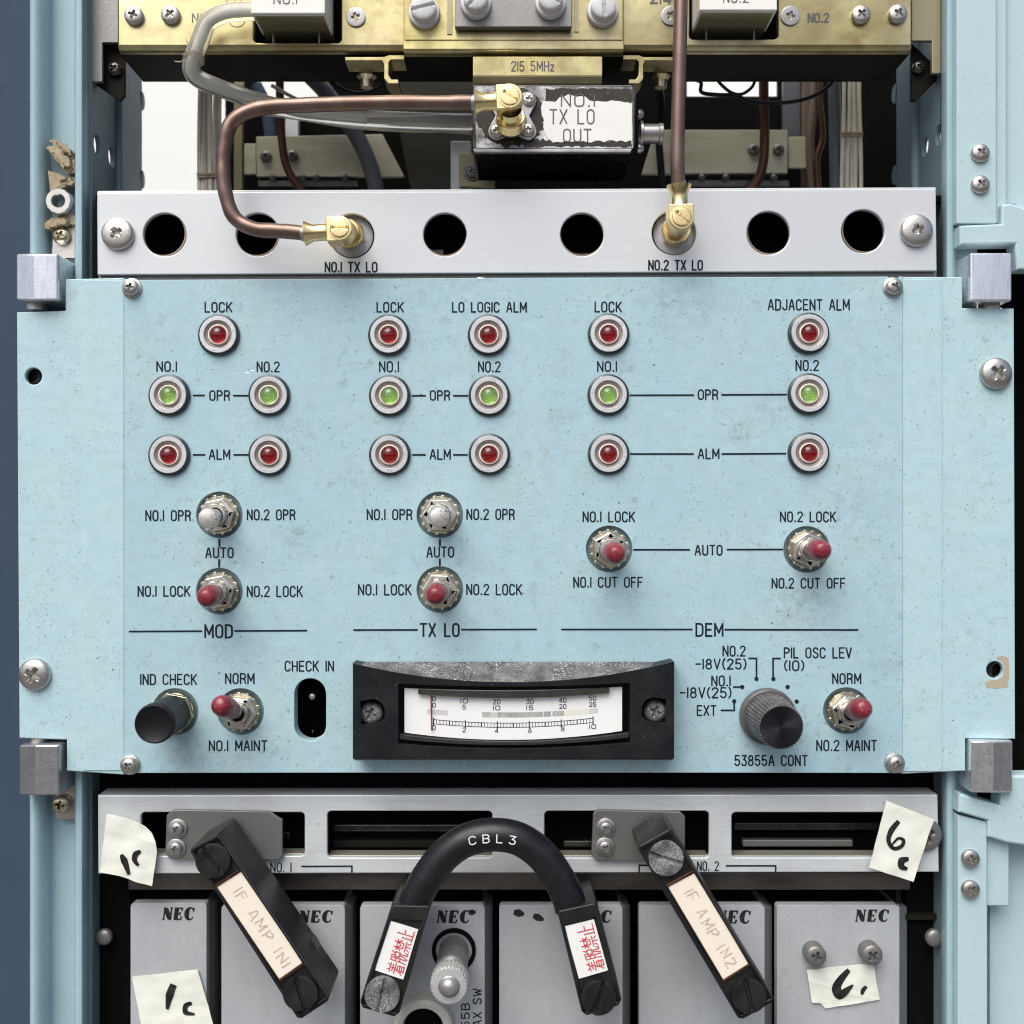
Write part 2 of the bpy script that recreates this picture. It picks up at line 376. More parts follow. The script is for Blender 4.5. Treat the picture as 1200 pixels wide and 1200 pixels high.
def rrect(x0, x1, y0, y1, r, n=6):
    out = []
    for cx, cy, a in ((x1 - r, y0 + r, -90), (x1 - r, y1 - r, 0), (x0 + r, y1 - r, 90), (x0 + r, y0 + r, 180)):
        out += [(cx + r * math.cos(R(a + 90 * i / n)), cy + r * math.sin(R(a + 90 * i / n))) for i in range(n + 1)]
    return out
def smooth_path(pts, k=8):
    P = [Vector(p) for p in pts]; out = []
    for i in range(len(P) - 1):
        a = P[max(i - 1, 0)]; b = P[i]; c = P[i + 1]; d = P[min(i + 2, len(P) - 1)]
        for j in range(k):
            t = j / k
            out.append(.5 * ((2 * b) + (c - a) * t + (2 * a - 5 * b + 4 * c - d) * t * t + (3 * b - a - 3 * c + d) * t ** 3))
    return out + [P[-1]]

# ---------------------------------------------------------------- stroke lettering
def arc(cx, cy, rx, ry, a0, a1, n=7): return [(cx + rx * math.cos(R(a0 + (a1 - a0) * i / n)), cy + ry * math.sin(R(a0 + (a1 - a0) * i / n))) for i in range(n + 1)]
_O = arc(1.5, 4.5, 1.5, 1.5, 180, 0, 8) + arc(1.5, 1.5, 1.5, 1.5, 0, -180, 8)
G = {  # glyph: (width, [strokes]); a stroke starting with 'c' is closed
 'A': (3.2, [[(0, 0), (1.2, 5.4), (1.6, 6), (2.0, 5.4), (3.2, 0)], [(.45, 2), (2.75, 2)]]),
 'B': (3, [[(0, 0), (0, 6), (1.6, 6)] + arc(1.6, 4.6, 1.2, 1.4, 90, -90)[1:] + [(0, 3.2)], [(1.6, 3.2)] + arc(1.6, 1.6, 1.4, 1.6, 90, -90)[1:] + [(0, 0)]]),
 'C': (3, [arc(1.5, 4.5, 1.5, 1.5, 10, 180, 8) + arc(1.5, 1.5, 1.5, 1.5, 180, 350, 8)]),
 'D': (3, [['c'] + [(0, 0), (0, 6), (1.4, 6)] + arc(1.4, 4.4, 1.6, 1.6, 90, 0, 5)[1:] + arc(1.4, 1.6, 1.6, 1.6, 0, -90, 5)]),
 'E': (2.7, [[(2.7, 6), (0, 6), (0, 0), (2.7, 0)], [(0, 3.1), (2.3, 3.1)]]),
 'F': (2.7, [[(2.7, 6), (0, 6), (0, 0)], [(0, 3.1), (2.3, 3.1)]]),
 'G': (3, [arc(1.5, 4.5, 1.5, 1.5, 10, 180, 8) + arc(1.5, 1.5, 1.5, 1.5, 180, 360, 8) + [(3, 2.8), (1.8, 2.8)]]),
 'H': (3, [[(0, 0), (0, 6)], [(3, 0), (3, 6)], [(0, 3), (3, 3)]]),
 'I': (0, [[(0, 0), (0, 6)]]),
 'J': (2.6, [[(2.6, 6), (2.6, 1.4)] + arc(1.3, 1.4, 1.3, 1.4, 0, -180)[1:]]),
 'K': (3, [[(0, 0), (0, 6)], [(3, 6), (0, 2.3)], [(1.0, 3.5), (3, 0)]]),
 'L': (2.6, [[(0, 6), (0, 0), (2.6, 0)]]),
 'M': (3.6, [[(0, 0), (0, 6), (1.8, 1.6), (3.6, 6), (3.6, 0)]]),
 'N': (3, [[(0, 0), (0, 6), (3, 0), (3, 6)]]),
 'O': (3, [['c'] + _O]),
 'P': (2.9, [[(0, 0), (0, 6), (1.5, 6)] + arc(1.5, 4.5, 1.4, 1.5, 90, -90)[1:] + [(0, 3)]]),
 'R': (3, [[(0, 0), (0, 6), (1.5, 6)] + arc(1.5, 4.5, 1.45, 1.5, 90, -90)[1:] + [(0, 3)], [(1.6, 3), (2.6, 2.2), (2.95, 0)]]),
 'S': (3, [arc(1.5, 4.6, 1.45, 1.4, 15, 215, 8) + arc(1.5, 1.5, 1.5, 1.5, 40, -165, 9)]),
 'T': (3, [[(0, 6), (3, 6)], [(1.5, 6), (1.5, 0)]]),
 'U': (3, [[(0, 6), (0, 1.5)] + arc(1.5, 1.5, 1.5, 1.5, 180, 360, 8)[1:] + [(3, 6)]]),
 'V': (3.1, [[(0, 6), (1.55, 0), (3.1, 6)]]),
 'W': (4, [[(0, 6), (1, 0), (2, 4.6), (3, 0), (4, 6)]]),
 'X': (3, [[(0, 0), (3, 6)], [(0, 6), (3, 0)]]),
 'z': (2.2, [[(0, 3.8), (2.2, 3.8), (0, 0), (2.2, 0)]]),
 '0': (3, [['c'] + _O]),
 '1': (0, [[(0, 0), (0, 6)]]),
 '2': (2.9, [arc(1.45, 4.55, 1.45, 1.45, 170, -25, 8) + [(0, 0), (2.9, 0)]]),
 '3': (2.8, [[(.1, 6), (2.7, 6), (1.2, 3.6)] + arc(1.3, 1.75, 1.5, 1.8, 75, -155, 9)]),
 '4': (3, [[(2.2, 0), (2.2, 6), (0, 1.6), (3, 1.6)]]),
 '5': (2.9, [[(2.6, 6), (.3, 6), (.1, 3.2)] + arc(1.35, 1.85, 1.5, 1.85, 130, -155, 10)]),
 '6': (2.9, [[(2.3, 6), (.5, 3.3)] + arc(1.45, 1.8, 1.45, 1.8, 150, 510, 14)]),
 '8': (2.9, [['c'] + arc(1.45, 4.55, 1.25, 1.4, -80, 260, 11), ['c'] + arc(1.45, 1.55, 1.45, 1.6, 82, -262, 12)]),
 '.': (.5, [[(.25, 0), (.25, .45)]]),
 '-': (2.4, [[(0, 3), (2.4, 3)]]),
 '(': (1, [arc(2.0, 3, 2.0, 3.6, 118, 242, 6)]),
 ')': (1, [arc(-1.0, 3, 2.0, 3.6, 62, -62, 6)]),
}
def textlen(t, gap): return sum(2.0 if ch == ' ' else G[ch][0] for ch in t) + gap * (len(t) - 1)
def text(mb, t, x0, x1, y0, y1, z, wd=2.25, gap=1.55, fn=None):
    """letters fitted to the box x0..x1, y0 (top)..y1 (baseline)"""
    k = (x1 - x0) / max(textlen(t, gap), .1); h = (y1 - y0) / 6; px = 0; lift = 0
    for ch in t:
        if ch == ' ': px += 2.0 + gap; continue
        gw, st = G[ch]
        for s_ in st:
            cl = s_[0] == 'c'; pts = s_[1:] if cl else s_
            P = [(x0 + (px + a) * k, y1 - b * h) for a, b in pts]
            lift = (lift + .1) % .4
            P3 = [fn(a, b, z - lift) if fn else J(a, b, z - lift) for a, b in P]
            mb.stroke(P3, wd, closed=cl)
        px += gw + gap
    return mb

# ---------------------------------------------------------------- screws (height-field heads with real recesses)
def screw_mb(r, h, kind='phillips', n=56, m=15, flat=.55, side=.35, deep=.55, k=1.0):
    """head facing the camera, seat at z=0"""
    mb = MB(); rings = []
    def top(x, y):
        q = math.hypot(x, y) / r
        z = h * (side + (1 - side) * math.sqrt(max(0, 1 - max(0, (q - flat * .2) / (1 - flat * .2)) ** 2.2)))
        a, b = abs(x) / r, abs(y) / r
        if kind == 'phillips':
            arm = .12; ln = .52 * k
            d = max(min(1, (arm - b) / .05 + .5) * min(1, max(0, (ln - a) / .12)), min(1, (arm - a) / .05 + .5) * min(1, max(0, (ln - b) / .12)))
            d = max(d, min(1, max(0, (.19 - max(a, b)) / .08)))
            z -= h * deep * max(0, min(1, d)) * (1.15 - .5 * q)
        elif kind == 'slot':
            d = max(0, min(1, (.10 - b) / .04 + .5)); z -= h * deep * d
        return z
    for i in range(m + 1):
        q = max(i / m, .004)
        rings.append([(r * q * math.cos(2 * math.pi * j / n), r * q * math.sin(2 * math.pi * j / n), -top(r * q * math.cos(2 * math.pi * j / n), r * q * math.sin(2 * math.pi * j / n))) for j in range(n)])
    rings.append([(r * 1.0 * math.cos(2 * math.pi * j / n), r * math.sin(2 * math.pi * j / n), 0) for j in range(n)])
    return mb.grid(rings, True, True, False)
PROTO = {}
def screw(parent, x, y, z, r, h=None, m='steel', kind='phillips', rot=None, washer=0, name='screw', deep=.55, side=.35, flat=.55, k=1.0):
    """a screw seen at (x, y), seated at depth z; copies share their mesh"""
    h = h or r * .55; at = J(x, y, z)
    key = (round(r, 1), round(h, 1), m, kind, washer, deep, side, flat, k)
    rot = random.uniform(0, 1.5) if rot is None else rot
    if key not in PROTO:
        mb = screw_mb(r, h, kind, deep=deep, side=side, flat=flat, k=k)
        mb.xf(lambda p: (p[0] + at[0], p[1] + at[1], p[2] + at[2] - (2 if washer else 0)))
        if washer: mb.lathe([(washer, 0), (washer, 1.6), (washer - .6, 2.2), (r * .8, 2.2)], at, n=36, cap1=False)
        o = obj(name, mb, m, parent, at=at, ang=50); PROTO[key] = o
        o.rotation_euler = (0, rot, 0)
        return o
    c = PROTO[key].copy(); c.name = name; col.objects.link(c); c.parent = parent
    c.location = W(at) - W(ORG[parent.name]); c.rotation_euler = (0, rot, 0); ORG[c.name] = at
    return c

# ================================================================ setting
fl = MB().add([(-9000, 4200, -9000), (10000, 4200, -9000), (10000, 4200, 9000), (-9000, 4200, 9000)], [(0, 1, 2, 3)])
tag(obj('floor', fl, 'floor', at=(600, 4200, 0)), kind='structure')  # floor out of view, added for the light it bounces and reflects
ww = MB().box(-7000, 8000, -5000, 4198, 2600, 2640, proj=False)
tag(obj('white_wall', ww, 'white_wall', at=(600, 4200, 2620)), kind='structure')
nw = MB().box(-2600, -158, -1500, 4198, 520, 560, proj=False)
tag(obj('navy_wall', nw, 'navy', at=(-500, 4200, 540)), kind='structure')

# ================================================================ rack frame
rack = thing('equipment_rack', 'upright light blue steel rack frame with perforated inner walls holding the units', 'rack', (600, 1350, 60))
YT, YB = -160, 1360
def post(pts_z, name, m='rack_paint', **kw):
    """vertical extrusion of a plan outline given as (pixel x, depth)"""
    P = [J(x, 600, z) for x, z in pts_z]
    mb = MB(); n = len(P)
    vs = [(p[0], YT, p[2]) for p in P] + [(p[0], YB, p[2]) for p in P]
    fs = [(i, (i + 1) % n, n + (i + 1) % n, n + i) for i in range(n)]
    tri = tessellate_polygon([[Vector((p[0], p[2], 0)) for p in P]])
    fs += [tuple(t) for t in tri] + [tuple(i + n for i in t)[::-1] for t in tri]
    return obj(name, mb.add(vs, fs), m, rack, bevel=kw.pop('bevel', 2.5), seg=3, **kw)
post([(35, 27), (36.5, 21.5), (39, 20), (43, 21), (48, 25), (53, 32), (57, 41), (60, 50), (87.5, 50), (88, 24), (89.5, 20.5), (92, 20), (96, 21), (99, 26), (102, 36), (108, 56), (107, 64), (40, 64), (36, 44)], 'side_post', ang=50, bevel=1)
post([(1103, 40), (1107, 26), (1110, 20), (1116, 20), (1119, 24), (1122, 34), (1145, 36), (1145, 60), (1104, 60)], 'side_post')
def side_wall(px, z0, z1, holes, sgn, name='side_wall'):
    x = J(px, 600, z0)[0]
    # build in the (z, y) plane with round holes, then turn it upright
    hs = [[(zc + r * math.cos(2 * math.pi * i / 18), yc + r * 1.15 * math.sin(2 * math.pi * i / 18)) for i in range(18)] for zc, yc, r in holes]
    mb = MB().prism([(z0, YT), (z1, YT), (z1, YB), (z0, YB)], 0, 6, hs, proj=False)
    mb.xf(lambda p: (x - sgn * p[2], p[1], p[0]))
    return obj(name, mb, 'inner_shade_paint', rack, bevel=.8)
def wall_hole(px, py, x):
    k = (x - 600) / (px - 600); z = D * k - D
    return (z, 600 + (py - 600) * k)
xl1 = J(108, 600, 46)[0]
hl = []
for px, py, r in ((114, 170, 11), (131, 184, 11), (131, 1130, 10)):
    z, y = wall_hole(px, py, xl1); hl.append((z, y, r))
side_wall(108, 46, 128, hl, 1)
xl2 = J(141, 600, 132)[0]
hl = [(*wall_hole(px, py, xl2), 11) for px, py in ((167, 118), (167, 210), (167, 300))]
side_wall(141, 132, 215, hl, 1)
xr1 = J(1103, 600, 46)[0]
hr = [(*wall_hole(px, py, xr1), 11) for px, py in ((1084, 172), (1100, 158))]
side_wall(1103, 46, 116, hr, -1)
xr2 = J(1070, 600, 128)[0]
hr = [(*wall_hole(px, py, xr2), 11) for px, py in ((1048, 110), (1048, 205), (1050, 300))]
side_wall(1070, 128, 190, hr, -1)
# round ridge where the two halves of each inner wall meet
obj('wall_ridge', MB().tube([(xl2 - 1, YT, 130), (xl2 - 1, YB, 130)], 5), 'inner_shade_paint', rack)
obj('wall_ridge', MB().tube([(xr2 + 1, YT, 122), (xr2 + 1, YB, 122)], 6), 'inner_shade_paint', rack)
# stand-off blocks at the four corners of the panel
def block(pts, zf, zb, m, name='standoff_block', bev=1.5):
    return obj(name, MB().prism(pts, zf, zb), m, rack, bevel=bev)
def facet_block(x0, xm, x1, y0, y1, zm, z0, z1, zb, m, top=0):
    mb = MB(); a = []
    for y in (y0, y1):
        a += [J(x0, y, z0), J(xm, y, zm), J(x1, y, z1), (*J(x1, y, z1)[:2], zb), (*J(x0, y, z0)[:2], zb)]
    mb.add(a, [(0, 1, 6, 5), (1, 2, 7, 6), (2, 3, 8, 7), (3, 4, 9, 8), (4, 0, 5, 9), (4, 3, 2, 1, 0), (5, 6, 7, 8, 9)])
    return obj('standoff_block', mb, m, rack, bevel=2.4, seg=2, ang=15)
facet_block(19, 40, 68, 297, 352, -16, -3, -11, 52, 'alu')
facet_block(22.5, 42, 69.5, 873, 932, -16, -3, -11, 52, 'alu_dull')
facet_block(1137, 1160, 1186, 296, 353, -13, -12, -12, 52, 'alu')
facet_block(1138, 1164, 1187, 868, 929, -15, -10, -4, 52, 'alu')
# studs under the blocks
for x, y in ((42, 356), (45, 870), (1160, 357), (1163, 866)):
    x_, y_, _ = J(x, y, 16)
    obj('threaded_stud', MB().lathe([(12, -8), (12, 8)], (x_, y_, 18), (0, 1, 0), 20, True), 'steel', rack)
# small fittings in the left post channel
ct = J(72, 238, 30)
nutm = MB().lathe([(7.5, -8), (7.5, 8.6), (8.8, 10), (14.6, 10), (16, 8.2), (16, 0)], ct, n=12, cap1=False)
obj('ring_nut', nutm, 'steel', rack)
obj('nut_plate', MB().prism([(62, 268), (88, 262), (88, 302), (60, 302)], 36, 43), 'steel', rack, bevel=1)
screw(rack, 73, 277, 35, 10.5, 8, 'brassy')
obj('nut_plate', MB().prism(rrect(65, 91, 920, 960, 4), 37, 43), 'steel', rack, bevel=1)
screw(rack, 75, 940, 36, 10, 14, 'brassy', side=.7)
screw(rack, 123, 1097, 60, 10, 8, 'dull_steel', kind='plain')
screw(rack, 1094, 1098, 50, 11, 8, 'dull_steel', kind='plain')
obj('angle_bracket', MB().prism([(1050, 1026), (1056, 1026), (1056, 1066), (1062, 1072), (1107, 1072), (1107, 1078), (1056, 1078), (1050, 1072)], 60, 130), 'darkmetal', rack, bevel=1)
obj('corner_bracket', MB().prism([(108, 40), (146, 52), (146, 112), (140, 118), (108, 96)], 60, 66), 'darkmetal', rack, bevel=1)
obj('corner_bracket', MB().prism([(1068, 50), (1104, 84), (1104, 88), (1074, 118), (1068, 118)], 60, 66), 'darkmetal', rack, bevel=1)
screw(rack, 135, 82, 59, 9, 7, 'tin_dark'); screw(rack, 1076, 80, 59, 8, 7, 'tin_dark')
obj('corner_plate', MB().prism([(108, -80), (138, -80), (138, 50), (120, 50), (120, 96), (108, 96)], 46, 52), 'dull_steel', rack, bevel=1)
obj('corner_plate', MB().prism([(1069, -80), (1103, -80), (1103, 86), (1092, 86), (1092, 48), (1069, 48)], 40, 46), 'gold_dim', rack, bevel=1)
# added black sheets standing in for the shade deep in the bays
obj('bay_shade', MB().box(112, 1104, 229, 1340, 150, 156), 'dark', rack)
obj('bay_shade', MB().prism([(112, 229), (1104, 229), (1104, 236), (112, 236)], 40, 150), 'dark', rack)
obj('bay_shade', MB().box(108.5, 152, 1022, 1340, 70, 76), 'dark', rack)
obj('bay_shade', MB().box(1062, 1103.5, 1024, 1340, 70, 76), 'dark', rack)
obj('bay_shade', MB().box(108.5, 1103.5, 900, 930, 70, 76), 'dark', rack)

# torn foam left in the channel
def chunk(pts, zf, zb, seed, label):
    random.seed(seed)
    P = []
    for i in range(len(pts)):
        a, b = pts[i], pts[(i + 1) % len(pts)]
        for t in (0, .25, .5, .75): P.append((a[0] + (b[0] - a[0]) * t + random.uniform(-1.2, 1.2), a[1] + (b[1] - a[1]) * t + random.uniform(-1.2, 1.2)))
    cx = sum(p[0] for p in pts) / len(pts); cy = sum(p[1] for p in pts) / len(pts)
    mb = MB().prism(P, zf + 5, zb)
    for k in range(7):
        s_ = random.uniform(.25, .75); ox, oy = random.uniform(-.3, .3), random.uniform(-.3, .3); z_ = zf + random.uniform(-3, 4.5)
        q = [(cx + (p[0] - cx) * (s_ * random.uniform(.8, 1.1)) + ox * (max(a[0] for a in pts) - cx), cy + (p[1] - cy) * s_ * random.uniform(.7, 1.1) + oy * (max(a[1] for a in pts) - cy)) for p in P]
        mb.prism(q, z_, zf + 8)
    o = obj('foam_scrap', mb, 'foam', at=J(sum(p[0] for p in P) / len(P), sum(p[1] for p in P) / len(P), zb), bevel=1.5)
    tag(o, label, 'foam scrap', 'foam scraps in the left post channel')
    return o
o1 = chunk([(55, 172), (64, 170), (76, 182), (88, 190), (88, 203), (78, 203), (66, 190)], 22, 43, 1, 'uppermost torn tan foam scrap folded across the left post channel')
chunk([(58, 166), (62, 162), (68, 166), (86, 180), (86, 186), (70, 176)], 26, 43, 4, 'thin dark strip of foam lying above the folded scrap in the left post channel')
chunk([(55, 200), (64, 202), (72, 206), (80, 210), (88, 207), (87, 217), (76, 217), (66, 222), (58, 226)], 27, 43, 2, 'torn tan foam scrap just above the steel ring nut in the left post')
chunk([(52, 262), (60, 256), (76, 250), (87, 252), (88, 262), (76, 264), (60, 267), (51, 268)], 25, 43, 3, 'ragged tan foam scrap between the ring nut and the brass screw')
random.seed(11)

# ================================================================ hinged side panel right of the rack
door = thing('side_panel', 'light blue hinged side panel with notched edge to the right of the rack', 'side panel', (1250, 1340, 40))
obj('gap_shade_sheet', MB().box(1176, 1420, -160, 1360, 150, 156), 'dark', door)  # black sheet standing in for the shade of the gap
obj('face_sheet', MB().prism([(1176, -160), (1420, -160), (1420, 318), (1190, 318), (1190, 240), (1176, 240)], 24, 34), 'door_paint', door, bevel=2)
obj('face_sheet', MB().prism([(1160, 985), (1420, 985), (1420, 1360), (1160, 1360)], 46, 56), 'door_paint', door, bevel=2)
obj('edge_strip', MB().box(1121, 1168, -160, 262, 10, 34), 'door_paint', door, bevel=1.5)
obj('edge_strip', MB().prism([(1122.5, 955), (1157, 963), (1157, 1360), (1122.5, 1360)], 10, 34), 'door_paint', door, bevel=1.5)
obj('backing_strip', MB().box(1167, 1180, -160, 262, 16, 34), 'door_paint', door, bevel=2)
obj('backing_strip', MB().box(1156, 1183, 975, 1062, 18, 44), 'door_paint', door, bevel=2)
obj('notch_bracket', MB().prism([(1125, 264), (1174, 262), (1174, 240), (1185, 238), (1200, 243), (1420, 243), (1420, 316), (1192, 316), (1190, 286), (1125, 287)], 6, 30, ch=2.5), 'door_paint', door, ang=25)
obj('notch_bracket', MB().prism([(1124, 930), (1172, 944), (1174, 916), (1184, 909), (1420, 905), (1420, 992), (1200, 991), (1180, 988), (1158, 981), (1158, 962), (1123.5, 952)], 4, 30, ch=2.5), 'door_paint', door, ang=25)
obj('recess_shade', MB().prism([(1121, 270), (1190, 270), (1190, 360), (1121, 360)], 58, 62), 'dark', door)  # black sheet added for the shade behind the upper block
obj('recess_shade', MB().prism([(1121, 862), (1200, 862), (1200, 946), (1121, 946)], 58, 62), 'dark', door)  # black sheet added for the shade behind the lower block
for x, y in ((1148, 180), (1148, 217)): screw(door, x, y, 10, 11, 7, 'steel')
for x, y in ((1136, 1005), (1136, 1041)): screw(door, x, y, 10, 10.5, 8, 'steel', side=.6)

# ================================================================ control panel
PN = thing('control_panel', 'wide light blue control panel with red and green indicator lamps, toggle switches, meter and knob', 'control panel', (600, 907, 0))
TOG = [  # hole centre, lever tip, sleeve
 ((257, 603.5), (243.5, 608), 'nickel'), ((257, 693), (240.5, 700.5), 'redcap'),
 ((515.5, 603.5), (515, 606.5), 'nickel'), ((515.5, 691), (510, 698), 'redcap'),
 ((714, 643.5), (722.5, 650), 'redcap'), ((945.5, 644), (965, 645), 'redcap'),
 ((282, 834), (256, 825), 'redcap'), ((992, 833), (1013, 829.5), 'redcap')]
HR = 27.2
holes = [circle(x, y, HR, 48) for (x, y), _, _ in TOG] + [circle(205, 834, HR, 48)]
slot = [(363.5 + 18.6 * math.cos(R(a)), 813.6 + 18.6 * math.sin(R(a))) for a in range(180, 361, 12)] + [(363.5 + 18.6 * math.cos(R(a)), 850 + 18.6 * math.sin(R(a))) for a in range(0, 181, 12)]
fp = [(145.1, 327), (149, 327), (151, 333), (158, 328), (600, 325.5), (1040, 324), (1052, 331), (1054, 324), (1058.2, 324), (1058.2, 906), (1052, 906), (1050, 899), (1043, 906), (600, 905.5), (160, 906), (150, 900), (147, 907), (145.1, 907)]
obj('face_plate', MB().prism(fp, 0, 8, holes + [slot], ch=.7), 'paint', PN, ang=20)
le = [(76.5, 327), (145, 325.5), (145, 908), (78, 903.5), (78, 867), (22.5, 865), (19.5, 366), (76.5, 364)]
re = [(1058, 324.5), (1128, 324.5), (1128, 361), (1188.5, 361.5), (1190, 866), (1131.5, 865.5), (1131.5, 903.5), (1058, 907)]
obj('mounting_ear', MB().prism(le, 1, 8, [circle(39, 441, 9.8, 28)], ch=1.2).prism([(98, 328.5), (145, 328.5), (145, 903), (98, 903)], -.3, .9, ch=.4), 'ear_paint', PN, ang=20)
obj('mounting_ear', MB().prism(re, 1, 8, [circle(1166, 785, 9.8, 28)], ch=1.2).prism([(1058.4, 327.5), (1104, 327.5), (1104, 904), (1058.4, 904)], -.3, .9, ch=.4), 'ear_paint', PN, ang=20)
for x, y in ((39, 441), (1166, 785)):
    x_, y_, _ = J(x, y, 12)
    mb = MB()
    for i in range(5): mb.lathe([(9.9, -i * 3 - 2), (8.3, -i * 3 - 3.5), (9.9, -i * 3 - 5)], (x_, y_, 2), n=26, cap1=False)
    mb.lathe([(9.9, -17.5), (.1, -17.6)], (x_, y_, 2), n=26)
    obj('threaded_hole', mb, 'tin_dark', PN)
obj('bare_patch', MB().prism([(1168, 770), (1175, 768), (1182, 771), (1183, 788), (1181, 805), (1168, 807), (1156, 806), (1154, 800), (1160, 797), (1168, 797), (1175, 792), (1177, 782), (1174, 774), (1169, 773)], .75, .9), 'bare', PN)
for a, b, c_, d in ((290, 437, 3.6, 1.0), (296, 434.5, 3, .9), (563, 325.8, 5, 1.3)):
    ch = MB().prism([(a + c_ * math.cos(R(t)) * (1 + .3 * math.sin(t)), b + d * math.sin(R(t + 15))) for t in range(0, 360, 40)], -.3, -.05)
    obj('paint_chip', ch, 'chip', PN)
sp = MB()
random.seed(21)
for i in range(170):
    x, y = random.uniform(30, 1180), random.uniform(380, 860)
    if not (148 < x < 1055) and random.random() < .4: continue
    if 148 < x < 1055: y = random.uniform(335, 900)
    r = random.choice((.35, .4, .5, .6, .8)) * (1 if random.random() < .95 else 1.7)
    el = random.uniform(.6, 2.2); an = random.uniform(0, 3.1)
    zz = -.12 if 148 < x < 1055 else (-.75 if 99 < x < 1103 else .88)
    sp.prism([(x + r * el * math.cos(t) * math.cos(an) - r * math.sin(t) * math.sin(an), y + r * el * math.cos(t) * math.sin(an) + r * math.sin(t) * math.cos(an)) for t in [k * .9 for k in range(7)]], zz, zz + .1)
obj('paint_specks', sp, mat('speck_dark', (.10, .135, .14), .7), PN, smooth=False)
random.seed(11)
for x, y, a in ((155, 338, .3), (1046, 337, .6), (153, 896, .9), (1048, 894, .2)):
    screw(PN, x, y, 0, 9.3, 8, 'steel', rot=a, washer=11.8, side=.45)
for x, y, a in ((42, 790, .5), (1166, 438, .75)):
    screw(PN, x, y, 1, 18.6, 10, 'steel', rot=a, side=.4)

# ---- printed legends
def legend(items, lines=(), dots=(), wd=1.75, lw=2.0, m='ink', parent=None, z=-.1, name='printed_legend', label=None, at=None):
    mb = MB()
    for it in items: text(mb, it[0], it[1], it[2], it[3], it[4], z, wd=it[5] if len(it) > 5 else wd)
    for ln in lines: mb.ribbon([J(x, y, z - .35) for x, y in ln], lw, ext=False)
    for x, y, r in dots:
        mb.add([J(a, b, z - .42) for a, b in circle(x, y, r, 16)], [tuple(range(16))])
    return obj(name, mb, m, parent or PN, smooth=False, label=label)
L1 = (354.5, 365.5)
legend([('LOCK', 240.5, 271.5, *L1)]); legend([('LOCK', 442, 472.5, *L1)]); legend([('LO LOGIC ALM', 530.5, 616.5, *L1)])
legend([('LOCK', 697.5, 728, 354, 365.3)]); legend([('ADJACENT ALM', 900.5, 995, 351.2, 363)])
for a, b, y0, y1, t in ((184, 206.6, 424, 435, 'NO.1'), (301.5, 327, 424.3, 435.5, 'NO.2'), (445, 466.8, 424, 435.5, 'NO.1'), (561, 586, 424, 435.5, 'NO.2'), (700.5, 722.3, 424, 435, 'NO.1'), (933, 959, 422.5, 434, 'NO.2')):
    legend([(t, a, b, y0, y1)])
legend([('OPR', 246, 268.8, 458, 469)], [[(226, 463.3), (240, 463.3)], [(273, 463.5), (291, 463.7)]])
legend([('ALM', 245.5, 269, 527.2, 538)], [[(226, 533), (240.5, 533)], [(273.5, 533), (291, 533)]])
legend([('OPR', 504.5, 526.8, 458, 468.8)], [[(482.5, 463.7), (499, 463.7)], [(531, 463.7), (548.5, 463.7)]])
legend([('ALM', 504.3, 527.5, 527, 538)], [[(483, 533), (499, 533)], [(531, 533), (548, 533)]])
legend([('OPR', 818.5, 841, 457, 468)], [[(738, 463.2), (813.5, 463)], [(845.5, 462.7), (922, 462.3)]])
legend([('ALM', 818.5, 842.3, 526.3, 537.2)], [[(738.5, 532), (813, 532)], [(845.5, 532), (921.5, 531.5)]])
legend([('NO.1 OPR', 171, 223, 598.5, 610)]); legend([('NO.2 OPR', 290, 345.5, 597.6, 609)])
legend([('AUTO', 241.3, 273, 642.2, 653.3)], [[(257, 631.5), (257, 641)], [(256.8, 655.3), (256.8, 665)]], lw=2.3)
legend([('NO.1 LOCK', 162, 222.3, 687.3, 698.6)]); legend([('NO.2 LOCK', 290, 354, 687.2, 699)])
legend([('MOD', 240.5, 271.8, 732.5, 747, 2.2)], [[(151, 740), (237, 739.6)], [(274.5, 739.4), (360, 739)]])
legend([('NO.1 OPR', 430.5, 482.5, 597.3, 608.8)]); legend([('NO.2 OPR', 547.3, 602.5, 597, 608.6)])
legend([('AUTO', 500.5, 531.3, 641.2, 652.7)], [[(515.5, 631.5), (515.5, 640)], [(515.4, 654.5), (515.4, 663)]], lw=2.3)
legend([('NO.1 LOCK', 420.3, 481.5, 685.3, 697)]); legend([('NO.2 LOCK', 547.2, 611, 685, 696.8)])
legend([('TX LO', 492.8, 537.6, 731, 745.6, 2.2)], [[(414, 738.3), (489.5, 738.1)], [(540.5, 737.8), (629, 737.5)]])
legend([('NO.1 LOCK', 683.5, 743.5, 600, 611.3)]); legend([('NO.1 CUT OFF', 672.5, 752.5, 676.7, 688)])
legend([('AUTO', 814.8, 846, 639.2, 650.3)], [[(742, 644.2), (808.5, 644.2)], [(851.5, 644), (917.5, 643.8)]])
legend([('NO.2 LOCK', 914.8, 979, 600, 611.2)]); legend([('NO.2 CUT OFF', 905, 990, 678, 689)])
legend([('DEM', 816, 846.8, 731, 745.2, 2.2)], [[(657.5, 737.6), (811.5, 737.6)], [(849, 737.8), (1006, 738.2)]])
legend([('IND CHECK', 165, 230, 790.5, 802)]); legend([('NORM', 264.5, 297.5, 789.5, 801)]); legend([('NO.1 MAINT', 245.5, 312.5, 868.3, 879.6)])
legend([('CHECK IN', 334.3, 390.6, 775, 786.3)])
legend([('NO.2', 847.5, 873, 757.3, 768.6), ('-18V(25)', 815.5, 874, 772.5, 783.8)], [[(877, 771.5), (886.5, 771.5), (886.5, 795)]], [(886.5, 795.5, 2.5)])
legend([('NO.1', 834.3, 855.5, 792.2, 803.6), ('-18V(25)', 797.3, 856.5, 806, 817.5)], [[(859, 805.2), (869.5, 805)]], [(869.8, 805, 2.5)])
